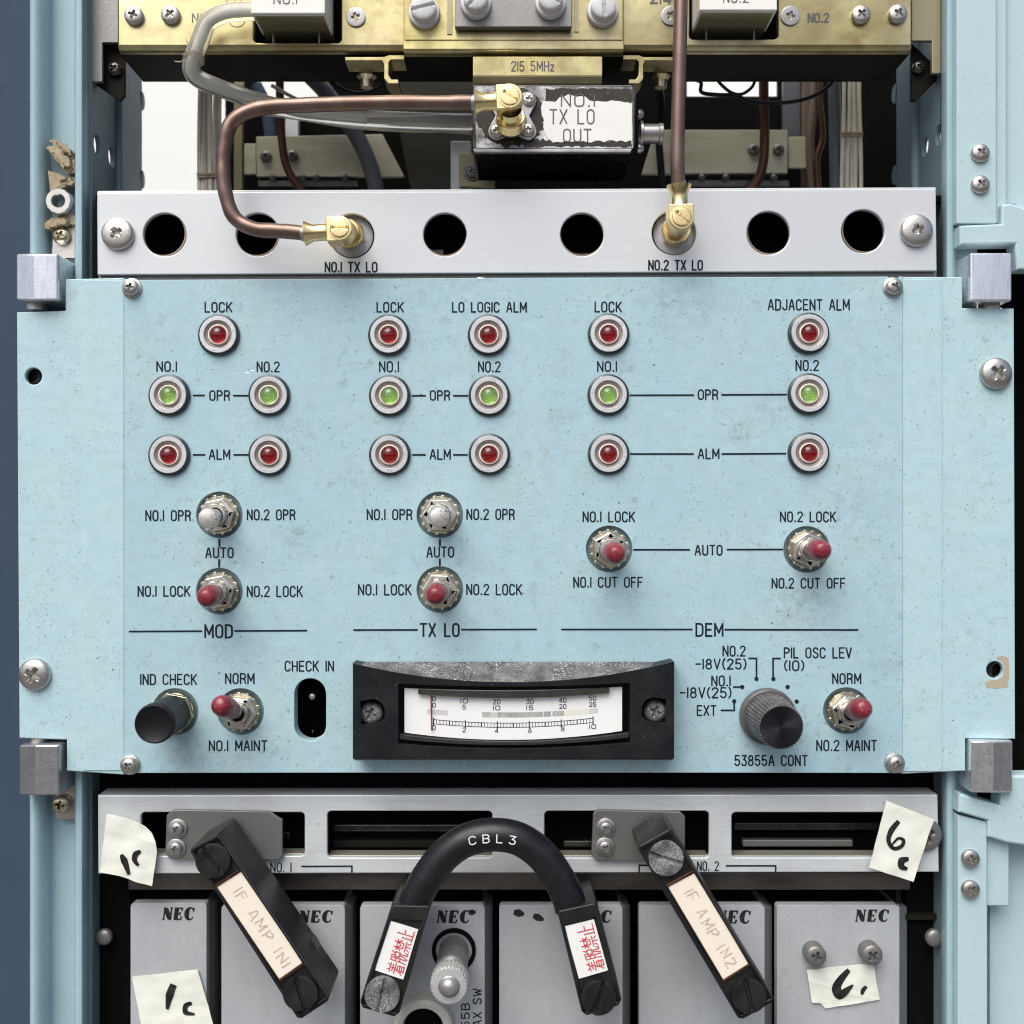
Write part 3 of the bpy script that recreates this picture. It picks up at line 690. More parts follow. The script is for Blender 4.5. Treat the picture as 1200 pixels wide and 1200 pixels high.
legend([('EXT', 817.3, 838.8, 827, 838.2)], [[(844.5, 832.4), (860.4, 832.4), (860.4, 822)]], [(860.4, 821.7, 2.5)])
legend([('PIL OSC LEV', 919.3, 997.5, 759.3, 770.8), ('(10)', 919.6, 941.8, 774.5, 785.6)], [[(915, 771.6), (906, 771.6), (906, 795)]], [(906.3, 795.5, 2.5)])
legend([], dots=[(923, 805, 2.5), (933.6, 822, 2.5)], name='position_dots')
legend([('NORM', 976, 1008.5, 789.6, 801)]); legend([('NO.2 MAINT', 957.3, 1027, 867.8, 879.5)])
legend([('53855A CONT', 861.5, 945.8, 885.5, 897)])

# ---- indicator lamps
LED = [(257, 393, 'r', 'LOCK of the left group'), (456, 393, 'r', 'LOCK of the middle group'), (572.5, 393, 'r', 'LO LOGIC ALM'), (713, 392, 'r', 'LOCK of the right group'), (947, 391, 'r', 'ADJACENT ALM'),
       (199, 463.5, 'g', 'NO.1 OPR of the left group'), (316, 463.5, 'g', 'NO.2 OPR of the left group'), (457, 464, 'g', 'NO.1 OPR of the middle group'), (573.5, 464, 'g', 'NO.2 OPR of the middle group'), (712.5, 463, 'g', 'NO.1 OPR of the right group'), (947, 462, 'g', 'NO.2 OPR of the right group'),
       (199, 533.5, 'r', 'NO.1 ALM of the left group'), (316, 533.5, 'r', 'NO.2 ALM of the left group'), (457, 533, 'r', 'NO.1 ALM of the middle group'), (573.5, 532.5, 'r', 'NO.2 ALM of the middle group'), (713, 532, 'r', 'NO.1 ALM of the right group'), (947, 531, 'r', 'NO.2 ALM of the right group')]
def lamp(c, kind):
    o = obj('indicator_lamp', MB().lathe([(24.4, 0), (24.4, 2.6), (23.8, 4.2), (21.6, 5.4), (21.4, 3), (16.2, 3)], c, n=56, cap1=False), 'sleeve', PN, at=c)
    obj('face_ring', MB().lathe([(21.4, 3), (21.4, 6.6), (20.9, 7.2), (16.9, 7.2), (16.2, 6.6), (16.0, 1)], c, n=56, cap1=False), 'face', o)
    obj('reflector_cup', MB().lathe([(16.0, 5.2), (13.6, 3.4), (11.8, 3.0), (11.6, 1), (9.6, .6), (.1, .6)], c, n=48), 'cup', o)
    obj('cream_collar', MB().lathe([(11.9, 2.5), (11.8, 5.8), (11.2, 6.4), (10.4, 6.4), (9.9, 5.6), (9.9, 1.0), (.1, .9)], c, n=48), 'cream_ring', o)
    pr = [(9.6, 1.2), (9.75, 4.8)] + [(9.6 * math.cos(R(a)), 5.2 + 7.2 * math.sin(R(a))) for a in range(10, 89, 10)] + [(.1, 12.4)]
    obj('lens', MB().lathe(pr, c, n=40, cap0=True), 'lens_red' if kind == 'r' else 'lens_green', o, ang=70)
    return o
base = {}
for x, y, k, lb in LED:
    c = (x, y, 0)
    if k not in base: o = base[k] = lamp(c, k)
    else: o = dup(base[k], c, PN, random.uniform(0, 6))
    o.rotation_euler = (R(random.uniform(-1.6, 1.6)), o.rotation_euler[1], R(random.uniform(-1.6, 1.6)))
    o['label'] = ('red' if k == 'r' else 'green') + ' indicator lamp at ' + lb

# ---- toggle switches
def toggle_base(c):
    o = obj('toggle_switch', MB().lathe([(22.2, -7), (22.2, 1.2), (21.4, 2.2), (16, 2.2)], c, n=44, cap1=False), 'brassy', PN, at=c)
    obj('mounting_plate', MB().lathe([(31, -9.6), (31, -7.6), (.5, -7.6)], c, n=40), 'well', o)
    st = MB()
    for j in range(14):     # lock-washer teeth
        a = j * 2 * math.pi / 14
        st.prism([(c[0] + r_ * math.cos(a + t), c[1] + r_ * math.sin(a + t)) for r_, t in ((20, -.1), (23.4, -.05), (23.4, .09), (20, .1))], -3.2, -1.6, proj=False)
    obj('lock_washer', st, 'nickel', o, bevel=.4)
    a0 = random.uniform(0, 1)
    hx = [(c[0] + 20.4 * math.cos(a0 + i * math.pi / 3), c[1] + 20.4 * math.sin(a0 + i * math.pi / 3)) for i in range(6)]
    obj('hex_nut', MB().prism(hx, -12, -2.4, [circle(c[0], c[1], 12.6, 36)], proj=False), 'nickel', o, bevel=1.8, seg=3)
    obj('bushing', MB().lathe([(12.5, -6), (12.5, 19), (11.6, 20), (9.4, 20), (8.2, 18.6), (8.0, 9)], c, n=40, cap1=False), 'nickel', o)
    obj('lever_well', MB().lathe([(8.1, 9.2), (.2, 9.0)], c, n=24), 'dark', o)
    return o
tb = None
for k, ((x, y), tip, m) in enumerate(TOG):
    c = (x, y, 0)
    if tb is None: o = tb = toggle_base(c)
    else: o = dup(tb, c, PN, random.uniform(0, 6))
    o['label'] = 'bare metal toggle switch' if m == 'nickel' else 'toggle switch with red sleeved lever'
for k, ((x, y), tip, m) in enumerate(TOG):
    o = [q for q in PN.children if q.name.startswith('toggle_switch') and (Vector(ORG[q.name]) - Vector((x, y, 0))).length < .1][0]
    a = Vector((x, y, -10)); zt = -70 if m == 'redcap' else -52
    t = Vector(J(*tip, zt)); ax = (t - a).normalized(); Lh = (t - a).length
    pre = set(o.children)
    if m == 'redcap':
        obj('lever', MB().lathe([(5.6, 0), (8.2, 10), (9.6, Lh * .5), (9.9, Lh * .62)], a, ax, 28, True), 'nickel', o)
        pr = [(9.6, Lh * .38), (11.2, Lh * .38 + .6), (11.7, Lh * .5), (12.4, Lh * .6), (12.4, Lh - 15), (11.4, Lh - 8), (9.4, Lh - 3)] + [(8.2 * math.cos(R(q)), Lh - 2.4 + 3.4 * math.sin(R(q))) for q in range(10, 88, 13)] + [(.2, Lh + 1)]
        obj('lever_sleeve', MB().lathe(pr, a, ax, 32), 'redcap', o, ang=60)
    else:
        pr = [(5.6, 0), (8, 10), (10.0, Lh - 12), (11.6, Lh - 7), (11.6, Lh - 3.5), (10.8, Lh - 1.4), (9, Lh - .3), (.2, Lh + .3)]
        obj('lever', MB().lathe(pr, a, ax, 32, True), mat('pitted_chrome', (.74, .72, .68), .45, .75, speck=[((.05, .04, .03), 1300, .52, .95)], blotch=[((.50, .47, .42), 300, .5)], bump=(1300, .4)) if 'pitted_chrome' not in bpy.data.materials else bpy.data.materials['pitted_chrome'], o, ang=60)

    for q in o.children:
        if q not in pre: q.rotation_euler = (0, -o.rotation_euler[1], 0)

# ---- push button
c = (205, 834, 0)
pb = obj('push_button', MB().lathe([(22, -7), (22, 1), (21, 2), (14, 2)], c, n=44, cap1=False), 'brassy', PN, at=c)
obj('mounting_plate', MB().lathe([(31, -9.6), (31, -7.6), (.5, -7.6)], c, n=40), 'well', pb)
obj('hex_nut', MB().prism([(c[0] + 24.5 * math.cos(R(12 + i * 60)), c[1] + 24.5 * math.sin(R(12 + i * 60))) for i in range(6)], -10, -2, proj=False), 'brassy', pb, bevel=1.5)
obj('button_cap', MB().lathe([(20.5, 10), (21.2, 12), (21.6, 62), (22.4, 66), (22.4, 72), (21.6, 75), (20.2, 75.6), (18.5, 74.6), (13, 72.2), (7, 71), (.2, 70.6)], c, n=56), mat('button_black', (.009, .009, .011), .42, spec=.22), pb, ang=50)
# ---- rotary knob
c = (898.6, 838.4, 0)
kb = obj('rotary_knob', MB().lathe([(30, 0), (32.8, 1.5), (33, 6), (32.2, 12), (30.5, 13.5), (27, 13.5)], c, n=56, cap1=False), mat('knob_flange', (.085, .085, .085), .38, .1, blotch=[((.13, .13, .12), 300, .6)]), PN, at=c)
obj('knurled_grip', MB().lathe([(28.6, 12), (28.6, 14.5), (25.4, 66), (24.9, 68.5), (24.0, 69.4), (22, 69.4)], c, n=160, cap1=False, ribs=(4, .055, 1, 4)), 'knurl', kb, ang=25)
obj('knob_top', MB().lathe([(23.6, 66), (23.6, 69.4), (23.0, 70), (.2, 68.8)], c, n=64), mat('turned_black', (.045, .045, .055), .34, .9, aniso=.8), kb, ang=30)
# ---- CHECK IN socket behind the slot
x_, y_, _ = J(364, 832, 8)
so = obj('check_socket', MB().box(338, 390, 788, 876, 9, 70, proj=False), 'dark', PN, at=(364, 832, 8))
so.data.clear_geometry()
mb = MB(); zb = 62
P0 = rrect(336, 392, 788, 878, 20)
mb.grid([[(a, b, 20.2) for a, b in P0], [(a, b, zb) for a, b in P0]], True, False, True)
me = so.data; me.from_pydata([W(p) - W(ORG[so.name]) for p in mb.v], [], mb.f)
obj('slot_liner', MB().grid([[(a, b, 7.8) for a, b in [J(*p, 0)[:2] for p in slot]], [(a, b, 20.4) for a, b in slot], [(364 + (a - 364) * 1.3, 832 + (b - 832) * 1.2, 20.4) for a, b in slot]]), 'paint', so)
q = J(366, 816, 26); obj('contact_pin', MB().lathe([(4.4, -30), (4.4, 0), (3.4, 2), (.2, 2.6)], q, n=18), 'nickel', so)
q = J(366, 858, 40); obj('contact_pin', MB().lathe([(2, -20), (2, 0), (.2, 1)], q, n=14), 'tin_dark', so)

# ---- panel meter
def sag(x, yl, yc, yr, x0, x1):
    t = (x - x0) / (x1 - x0); return yl + (yr - yl) * t + (yc - (yl + yr) / 2) * (1 - (2 * t - 1) ** 2)
mt = obj('panel_meter', MB().box(415, 788.5, 777, 890, -1.5, 6, proj=False), 'black', PN, at=(602, 832, 0), bevel=.8)
N = 40; ZF = -34
xs = [413.5 + (790 - 413.5) * i / N for i in range(N + 1)]
top = [(x, sag(x, 777.5, 799.5, 775.5, 413.5, 790)) for x in xs]
front_out = top + [(790, 889), (413.5, 889.5)]
NX = 24
wx = [466.5 + (738.5 - 466.5) * i / NX for i in range(NX + 1)]
win = [(x, sag(x, 801, 804.5, 800, 466.5, 738.5)) for x in wx] + [(x, sag(x, 872.5, 878, 871, 466.5, 738.5)) for x in wx[::-1]]
def sqhole(x, y): return [(x - 14, y - 13), (x + 2, y - 15.5), (x + 10, y - 12), (x + 14.5, y - 5), (x + 15, y + 5), (x + 10, y + 12), (x + 2, y + 15.5), (x - 13, y + 15)]
def sqhole2(x, y): return [(2 * x - a, b) for a, b in sqhole(x, y)][::-1]
h1, h2 = sqhole(436, 834.5), sqhole2(767, 832.5)
mb = MB().prism(front_out, ZF, -4, [win, h1, h2])
obj('bezel', mb, 'black', mt, bevel=.9)
# sloping top of the bezel, grey with dust
bt = [(414.5 + (789.5 - 414.5) * i / N, 775.2) for i in range(N + 1)]
mb = MB(); A = [J(x, y - .1, ZF + .8) for x, y in top]; B = [(x, y, -1.6) for x, y in bt]
A0 = [J(x, y + 2, ZF + 1.2) for x, y in top]
mb.grid([A, B], False); mb.grid([B, [(x, y + 3, -1.6) for x, y in bt]], False)
obj('dusty_ledge', mb, 'ledge', mt, ang=20)
# dial
ZD = -24
cx0, cx1 = 474, 729
cxs = [cx0 + (cx1 - cx0) * i / 24 for i in range(25)]
card = [(x, sag(x, 806.5, 809, 805, cx0, cx1)) for x in cxs] + [(x, sag(x, 858.5, 867, 856.5, cx0, cx1)) for x in cxs[::-1]]
obj('dial_well', MB().box(460, 745, 796, 884, -7, -2), 'dark', mt)
obj('dial_card', MB().prism(card, ZD, ZD + 2), 'scale', mt)
mx = [490 + (714 - 490) * i / 20 for i in range(21)]
obj('dial_mask', MB().prism([(x, sag(x, 808, 810.5, 806, 490, 714)) for x in mx] + [(x, sag(x, 813.5, 818, 812, 490, 714)) for x in mx[::-1]], ZD - 6, ZD - 3), mat('dial_mask_brown', (.05, .047, .04), .4, blotch=[((.02, .018, .016), 140, .8)]), mt)
lx = [468 + (737 - 468) * i / 20 for i in range(21)]
obj('lower_trim', MB().prism([(x, sag(x, 861, 869.5, 859.5, 468, 737)) for x in lx] + [(x, sag(x, 866, 873, 864, 468, 737)) for x in lx[::-1]], ZD - 6, ZD + 4), mat('trim_dark', (.09, .09, .088), .3, .3, speck=[((.5, .5, .5), 1300, .66, .6)]), mt)
zs = ZD - .15
def lad(x): return sag(x, 843.2, 847.4, 841.6, 508, 695)
mb = MB()
lxs = [508 + (695 - 508) * i / 24 for i in range(25)]
mb.ribbon([J(x, lad(x), zs) for x in lxs], .75, ext=False); mb.ribbon([J(x, lad(x) + 5, zs) for x in lxs], .75, ext=False)
for i in range(51):
    x = 508 + (695 - 508) * i / 50
    x += 1.5 * math.sin(math.pi * i / 50) * 0
    e = 2.0 if i % 10 == 0 else 0
    mb.ribbon([J(x, lad(x) - e, zs - .1), J(x, lad(x) + 5 + e, zs - .1)], 1.2 if i % 5 == 0 else .6, ext=False)
tx = [508.5, 544, 582, 621, 659.5, 694.5]
for t, x, y in zip(['0', '10', '20', '30', '40', '50'], tx, [816.2, 818.7, 819.8, 819.6, 817.9, 815.5]): text(mb, t, x - (1.7 if len(t) == 1 else 4), x + (1.7 if len(t) == 1 else 4), y, y + 5.3, zs, .85)
for t, x, y in zip(['0', '5', '10', '15', '20', '25'], tx, [823.7, 826, 826.9, 826.8, 825.2, 822.8]): text(mb, t, x - (1.7 if len(t) == 1 else 3.8), x + (1.7 if len(t) == 1 else 3.8), y + .3, y + 5.2, zs, .85)
for t, x, y in zip(['0', '2', '4', '6', '8', '10'], tx, [850.2, 852.8, 853.8, 853.6, 851.6, 849]): text(mb, t, x - (1.7 if len(t) == 1 else 3.6), x + (1.7 if len(t) == 1 else 3.6), y, y + 5, zs, .8)
obj('dial_scale', mb, 'ink', mt, smooth=False)
def band(x0, x1, m, name='dial_band'):
    xx = [x0 + (x1 - x0) * i / 8 for i in range(9)]
    b0 = lambda x: sag(x, 830.8, 834.8, 829.5, 501, 701)
    mb = MB().grid([[J(x, b0(x), zs) for x in xx], [J(x, b0(x) + 6, zs) for x in xx]], False)
    obj(name, mb, m, mt, smooth=False)
band(501, 525, 'scale_light'); band(565, 575, 'scale_grey'); band(575.2, 583, 'scale_light'); band(583.2, 636, 'scale_grey'); band(637, 645.5, 'scale_grey'); band(647.5, 660.8, 'scale_grey'); band(661, 690, 'scale_cream'); band(690.3, 701, 'scale_light')
mb = MB().tube([J(505, 809, ZD - 3), J(506, 856, ZD - 3)], .85, 8)
obj('needle', mb, mat('needle_red', (.35, .03, .04), .5), mt)
gz = -32
obj('window_glass', MB().prism([(x, sag(x, 801.2, 804.7, 800.2, 467, 738)) for x in wx] + [(x, sag(x, 872.3, 877.8, 870.8, 467, 738)) for x in wx[::-1]], gz, gz + 2), 'glass', mt)
for x, y in ((436, 834.5), (767, 832)):
    screw(mt, x, y, -12, 13.8, 13, 'dusty', rot=.4, deep=.35)

# ================================================================ silver bar above the panel
BAR = thing('punched_bar', 'satin silver bar punched with round holes above the blue panel', 'bar', (606, 322, 12))
bp = [(113.5, 225.5), (600, 224), (1097, 221), (1098, 317.5), (600, 320), (114, 322)]
bh = [(193, 275), (302, 275), (521.5, 275), (682, 275), (900.5, 273), (1011.5, 271)]
bc = [(412.5, 276.5), (790, 273)]
obj('bar_plate', MB().prism(bp, 9, 15, [circle(x, y, 25.3, 48) for x, y in bh] + [circle(x, y, 26, 48) for x, y in bc], ch=1.2), 'silver', BAR, ang=20)
obj('bar_lip', MB().prism([(113.8, 223.5), (1097, 219.3), (1097, 223.3), (113.8, 228)], 16, 60), 'silver', BAR, bevel=1)
obj('lower_flange', MB().prism([(115, 320), (1098, 316), (1098, 330), (115, 333)], 16.5, 22), 'dull_steel', BAR, bevel=1)
sleeve_m = mat('hole_edge', (.28, .22, .16), .4, .6)
for x, y in bh:
    x_, y_, _ = J(x, y, 22)
    obj('hole_bushing', MB().lathe([(25.6, -14), (25.6, -1), (27.5, -1), (27.5, -14), (25.6, -14)], (x_, y_, 15.2), n=48, cap1=False), sleeve_m, BAR)
obj('shade_backing', MB().box(118, 1094, 230, 318, 74, 78), 'dark', BAR)  # black plate added so the holes look deep in shade
for x, y in ((480, 292), (660, 296), (890, 296)):
    obj('inner_part', MB().box(x, x + 40, y, y + 9, 60, 72), 'tin_dark', BAR, bevel=1)
for x, y in ((139, 275), (1073, 271)): screw(BAR, x, y, 9, 19, 9, 'steel', side=.5, k=.72)
legend([('NO.1 TX LO', 381.3, 441.5, 307.5, 318.4)], parent=BAR, z=8.7, wd=1.9); legend([('NO.2 TX LO', 760.5, 823, 305.3, 316.2)], parent=BAR, z=8.7, wd=1.9)

# ================================================================ coaxial jacks behind the bar and coaxial cables
def jack(x, y, label):
    t = thing('coaxial_jack', label, 'coaxial jack', J(x, y, 20), 'coaxial jacks in the silver bar')
    c = J(x, y, 22); 
    obj('white_disc', MB().lathe([(25.6, -6), (25.6, -.5), (24.8, 0), (.3, 0)], c, n=44), 'face', t)
    hx = [(c[0] + 17.5 * math.cos(R(20 + i * 60)), c[1] + 17.5 * math.sin(R(20 + i * 60))) for i in range(6)]
    obj('hex_body', MB().prism(hx, c[2] - 8, c[2] + .5, proj=False), 'brass', t, bevel=1.2)
    obj('threaded_barrel', MB().lathe([(12.5, 6)] + [(12.6 - .9 * (i % 2), 8 + i * 1.6) for i in range(14)], c, n=32), 'brass', t, ang=20)
    return c
j1 = jack(412, 276.5, 'gold coaxial jack in a white disc above NO.1 TX LO')
j2 = jack(790.5, 273.5, 'gold coaxial jack in a white disc above NO.2 TX LO')
def plug(parent, base, top, axis, slotrot, ext=26):
    """right-angle plug: collar on the jack at `base`, block whose front centre is `top`, neck leaving along `axis` (x, y)"""
    b = Vector(base); t = Vector(top); d0 = (b - t).normalized(); d = Vector((0, 0, 1)); a = Vector((axis[0], axis[1], 0)); a = (a - d * a.dot(d)).normalized(); v = d.cross(a)
    pl = obj('angle_plug', MB().lathe([(15.6, 0), (16.4, 1.2), (16.4, 13), (15.4, 14.5), (12.6, 14.5), (12.6, (b - t).length - 20)], b, -d0, 6 * 8, True, False), 'brass', parent, at=tuple(t), ang=30)
    # block: D-shaped outline, flat towards the neck
    out = [(15.5, -14), (15.5, 14)] + [(14.5 * math.cos(R(q)), 14.5 * math.sin(R(q))) for q in range(90, 271, 15)]
    mb = MB(); f = [t + a * p + v * q for p, q in out]; g = [p + d * 27 for p in f]; n = len(f)
    mb.add(f + g, [tuple(range(n)), tuple(range(n, 2 * n))[::-1]] + [(i, (i + 1) % n, n + (i + 1) % n, n + i) for i in range(n)])
    obj('plug_block', mb, 'brass', pl, bevel=1.4, seg=2)
    mb = MB().lathe([(13.2, 0), (13.2, 1.0), (11.0, 1.2), (10.6, .5)], t, -d, 40, False, False)
    obj('cap_rim', mb, 'brass', pl)
    sm = screw_mb(10.3, 2.0, 'slot', n=48, m=12, side=.8, deep=.9)
    ca, sa = math.cos(slotrot), math.sin(slotrot)
    X = Vector((ca, sa, 0)); X = (X - d * X.dot(d)).normalized(); Y = d.cross(X)
    sm.xf(lambda p: tuple(t + X * p[0] + Y * p[1] + d * (p[2] - .1)))
    obj('cap_screw', sm, 'brass', pl)
    s0 = t + d * 13.5 + a * 14
    obj('plug_neck', MB().lathe([(11.5, 0), (10.6, 2), (9.6, 4), (9.6, ext - 8), (13.5, ext), (14, ext + 1.5), (12.5, ext + 2), (8.5, ext - 2)], s0, a, 36, True, False), 'brass', pl, ang=30)
    e = s0 + a * (ext - 3)
    obj('solder_collar', MB().lathe([(8.4, 0), (9.2, 4), (8.2, 9)], e, a, 28, True), 'flange', pl)
    return e
cx = thing('coaxial_cable', 'browned copper coaxial cable looping left to the NO.1 TX LO jack', 'coaxial cable', J(262, 200, -30), 'browned coaxial cables')
FB = J(599, 150, -8)
p1 = Vector(J(398, 267.5, -52)); e1 = plug(cx, (j1[0], j1[1], 14), tuple(p1), (-1, .06), 0.0)
p2 = Vector(J(597.5, 112.5, -62)); e2 = plug(cx, (FB[0], FB[1] + 2, -20), tuple(p2), (-1, .06), .62, ext=24)
zc1, zc2 = e1.z, e2.z
pts = [e2]
for x, y, f in ((480, 120.3, .86), (400, 122, .75), (355, 123, .68), (318, 124.5, .63), (290, 131, .58), (270, 147, .5), (262.5, 172, .45), (262, 200, .4), (264, 228, .3), (275, 254, .2), (298, 268, .1), (325, 271, .02)):
    pts.append(Vector(J(x, y, zc1 + (zc2 - zc1) * f)))
pts.append(e1)
sp_ = smooth_path(pts, 8)
L_ = len(sp_)
sp_ = [p + Vector((.5 * math.sin(i * .37), .6 * math.sin(i * .23 + 1), .5 * math.sin(i * .31 + 2))) * (1 if 3 < i < L_ - 4 else 0) for i, p in enumerate(sp_)]
obj('cable_sheath', MB().tube(sp_, [8.3 + .16 * math.sin(i * .9) + .12 * math.sin(i * .41) for i in range(len(sp_))], 18), 'copper', cx)
cx2 = thing('coaxial_cable', 'straight browned copper coaxial cable running up from the NO.2 TX LO jack', 'coaxial cable', J(796, 150, -30), 'browned coaxial cables')
p3 = Vector(J(799, 254.5, -52)); e3 = plug(cx2, (j2[0], j2[1], 14), tuple(p3), (-.03, -1), .78, ext=24)
pts = [e3, Vector(J(793.8, 190, -42)), Vector(J(795, 120, -44)), Vector(J(797, 40, -46)), Vector(J(798.5, -30, -46)), Vector(J(799, -90, -46))]
obj('cable_sheath', MB().tube(smooth_path(pts, 6), 8.0, 18), 'copper', cx2)

# ================================================================ local oscillator box
BX = thing('oscillator_box', 'small worn tin box with a white label and four-lobed coaxial flange, under the gilt chassis', 'module box', J(650, 178, 60))
fr = [(553.5, 99), (741, 99), (745, 103), (744, 173), (738, 177), (557, 176.5), (553.5, 172)]
obj('box_body', MB().prism(fr, -2, 116), 'tin_dark', BX, bevel=1.5)
obj('front_sheet', MB().prism([(556, 101), (741, 101.5), (742, 173.5), (737, 174), (558, 173.5)], -4, -2.1), 'worn_plate', BX, bevel=.8)
obj('lower_lip', MB().prism([(554, 174), (741, 174), (739, 178.5), (556, 178.5)], -5, 2), 'flange', BX, bevel=1)
random.seed(5)
lab = []
for x in range(636, 741, 5): lab.append((x, (118 if x < 655 else 113 if x < 660 else 112 if x < 690 else 119) + random.uniform(-1.5, 1.5)))
lab.append((740.5, 122)); lab.append((740.5, 165))
for x in range(738, 644, -5): lab.append((x, 165.5 + random.uniform(-1.5, 1.6)))
lab += [(641, 161), (638, 154), (636.5, 148), (638, 142), (635, 135), (634, 126)]
obj('white_label', MB().prism(lab, -4.75, -4.05), 'label_white', BX)
legend([('NO.1', 658, 696.5, 110.5, 124.6), ('TX LO', 644.5, 696, 128.5, 144.8), ('OUT', 660.5, 692.5, 151.5, 166)], parent=BX, z=-4.9, wd=1.6, m='ink_grey')
fl_ = []
for cxx, cyy in ((582, 117), (619, 117), (619, 154), (582, 154)):
    a0 = math.degrees(math.atan2(cyy - 135.5, cxx - 600.5))
    fl_ += [(cxx + 10 * math.cos(R(a0 + q)), cyy + 10 * math.sin(R(a0 + q))) for q in range(-75, 76, 25)]
    m0 = math.degrees(math.atan2(cyy - 135.5, cxx - 600.5)) + 45
    fl_.append((600.5 + 20 * math.cos(R(m0)), 135.5 + 20 * math.sin(R(m0))))
obj('jack_flange', MB().prism(fl_, -9, -4.1), 'flange', BX, bevel=1.5)
random.seed(9)
def blotch_poly(cx, cy, rx, ry, n=40, j=.18): return [(cx + rx * (1 + random.uniform(-j, j)) * math.cos(2 * math.pi * i / n), cy + ry * (1 + random.uniform(-j, j)) * math.sin(2 * math.pi * i / n)) for i in range(n)]
gm_ = mat('baked_residue', (.016, .013, .010), .55, speck=[((.34, .29, .22), 1500, .63, .7)], blotch=[((.045, .028, .015), 200, .6)], bump=(1300, .5))
obj('residue', MB().prism(blotch_poly(599, 137, 41, 35, 60, .09), -4.4, -4.0), gm_, BX)
obj('residue', MB().prism([(x, 104 + random.uniform(-1, 1)) for x in range(640, 741, 4)] + [(741, 118)] + [(x, 121 + random.uniform(-3, 3)) for x in range(738, 638, -3)], -4.35, -4.0), gm_, BX)
obj('residue', MB().prism([(x, 163 + random.uniform(-3, 3)) for x in range(612, 741, 3)] + [(741, 172.5)] + [(x, 172 + random.uniform(-1.5, 1)) for x in range(738, 612, -4)], -4.3, -4.0), gm_, BX)
obj('jack_barrel', MB().lathe([(18, 0), (18, 4), (15.5, 6), (15.5, 14), (12, 14)], (FB[0], FB[1] - 6, -9), n=36), 'flange', BX)
for x, y in ((582, 154), (619, 153), (620, 117), (582, 117)): screw(BX, x, y, -9, 7.8, 5, 'steel')
ct = J(748, 157, 40)
obj('side_barrel', MB().lathe([(15, 0), (15, 3), (11.5, 4), (11.5, 22), (12.5, 23), (12.5, 27), (11, 28)], (ct[0] + 2, ct[1], 40), (1, 0, 0), 30), 'flange', BX)
for y in (134, 174):
    q = J(746, y, 40); obj('side_screw', MB().lathe([(6, 0), (6, 3), (4, 6), (.3, 7)], (q[0] + 2, q[1], 40), (1, 0, 0), 18), 'steel', BX)
bk = obj('frequency_bracket', MB().prism([(554, 66), (706, 66), (706, 89), (554, 89)], -6, 6), 'gold', BX, bevel=.8)
mb = MB().prism([(554, 89), (706, 89), (706, 98), (554, 98)], -6, 6)
mb.v = [(p[0], p[1], p[2] + (9 if p[1] > J(0, 96, -6)[1] - .1 and p[2] < 0 else 0)) for p in mb.v]
obj('bracket_bend', mb, 'gold_dim', bk, bevel=.8)
legend([('215 5MHz', 599.5, 649, 72, 83)], parent=bk, z=-6.2, wd=1.4, m='ink_grey')

# ================================================================ gilt chassis at the top
CH = thing('gilt_chassis', 'yellow chromate steel chassis crossing the top of the rack, with screws and slotted knobs', 'chassis', (600, 66, 40))
YU = -140
def bend(x0, x1, ya, yb, zf, zb, parent):
    """rounded lower edge of a folded sheet"""
    a = J(x0, ya, zf); b = J(x1, ya, zf); ym = J(x0, yb, zb)[1]; rings = []
    for xx, yk in ((a[0], 0), (b[0], 0)):
        rings.append([(xx, a[1] + (ym - a[1]) * math.sin(R(q)), zf + (zb - zf) * (1 - math.cos(R(q)))) for q in range(0, 91, 10)])
    n = len(rings[0]); mb = MB().add(rings[0] + rings[1], [(i, i + 1, n + i + 1, n + i) for i in range(n - 1)])
    mb.v = [p for p in mb.v]
    return obj('rolled_edge', mb, 'gold', parent, ang=80)
def ch_plate(x0, x1, holes, parent):
    o = obj('front_plate', MB().prism([(x0, YU), (x1, YU), (x1, 53.5), (x0, 53.5)], 0, 12, holes, ch=1.2), 'gold', parent, ang=20)
    bend(x0, x1, 53.5, 64, 0, 12, o)
    return o
ch_plate(138.5, 474, [rrect(297, 400, YU + 30, 50, 5)], CH)
ch_plate(730, 1068, [rrect(808, 912, YU + 30, 46, 5)], CH)
obj('centre_plate', MB().prism([(473, YU), (730.5, YU), (730.5, 57), (473, 57)], -9, 4), 'gold', CH)
bend(473, 730.5, 57, 66.8, -9, 3, CH)
obj('plate_step', MB().box(474, 730, YU, 47, -10.2, -8), 'gold', CH, bevel=.8)
obj('bottom_plate', MB().box(140, 1066, 50, 64, 12.5, 96, proj=True), 'darkmetal', CH, bevel=1)  # underside painted near-black, its shade put into the colour
obj('cutout_shade', MB().box(150, 1056, YU, 61, 60, 64), 'dark', CH)  # black sheet added as the shade seen through the cutouts
obj('inset_plate', MB().prism([(533, YU), (670, YU), (670, 31.5), (533, 31.5)], -22, -12), 'dull_steel', CH, bevel=1)
ip = obj('inset_shoulder', MB().prism([(524, YU), (530, YU), (530, 40), (524, 40)], -11.5, -10), 'gold_dim', CH)
obj('inset_shoulder', MB().prism([(673, YU), (678, YU), (678, 37), (673, 37)], -11.5, -10), 'gold_dim', CH)
def knob(x, y, z, r, m='knob_white', a=0):
    c = J(x, y, z)
    o = obj('slotted_knob', MB().lathe([(r * 1.24, 0), (r * 1.28, 2), (r * 1.22, 8), (r, 9), (r, 14)], c, n=40, cap1=False), m, CH, at=c)
    sm = screw_mb(r, 9, 'slot', n=48, m=12, side=.7, deep=.45)
    ca, sa = math.cos(a), math.sin(a)
    sm.xf(lambda p: (c[0] + ca * p[0] - sa * p[1], c[1] + sa * p[0] + ca * p[1], c[2] - 13.5 + p[2]))
    obj('knob_head', sm, 'flange' if m != 'knob_white' else m, o)
    return o
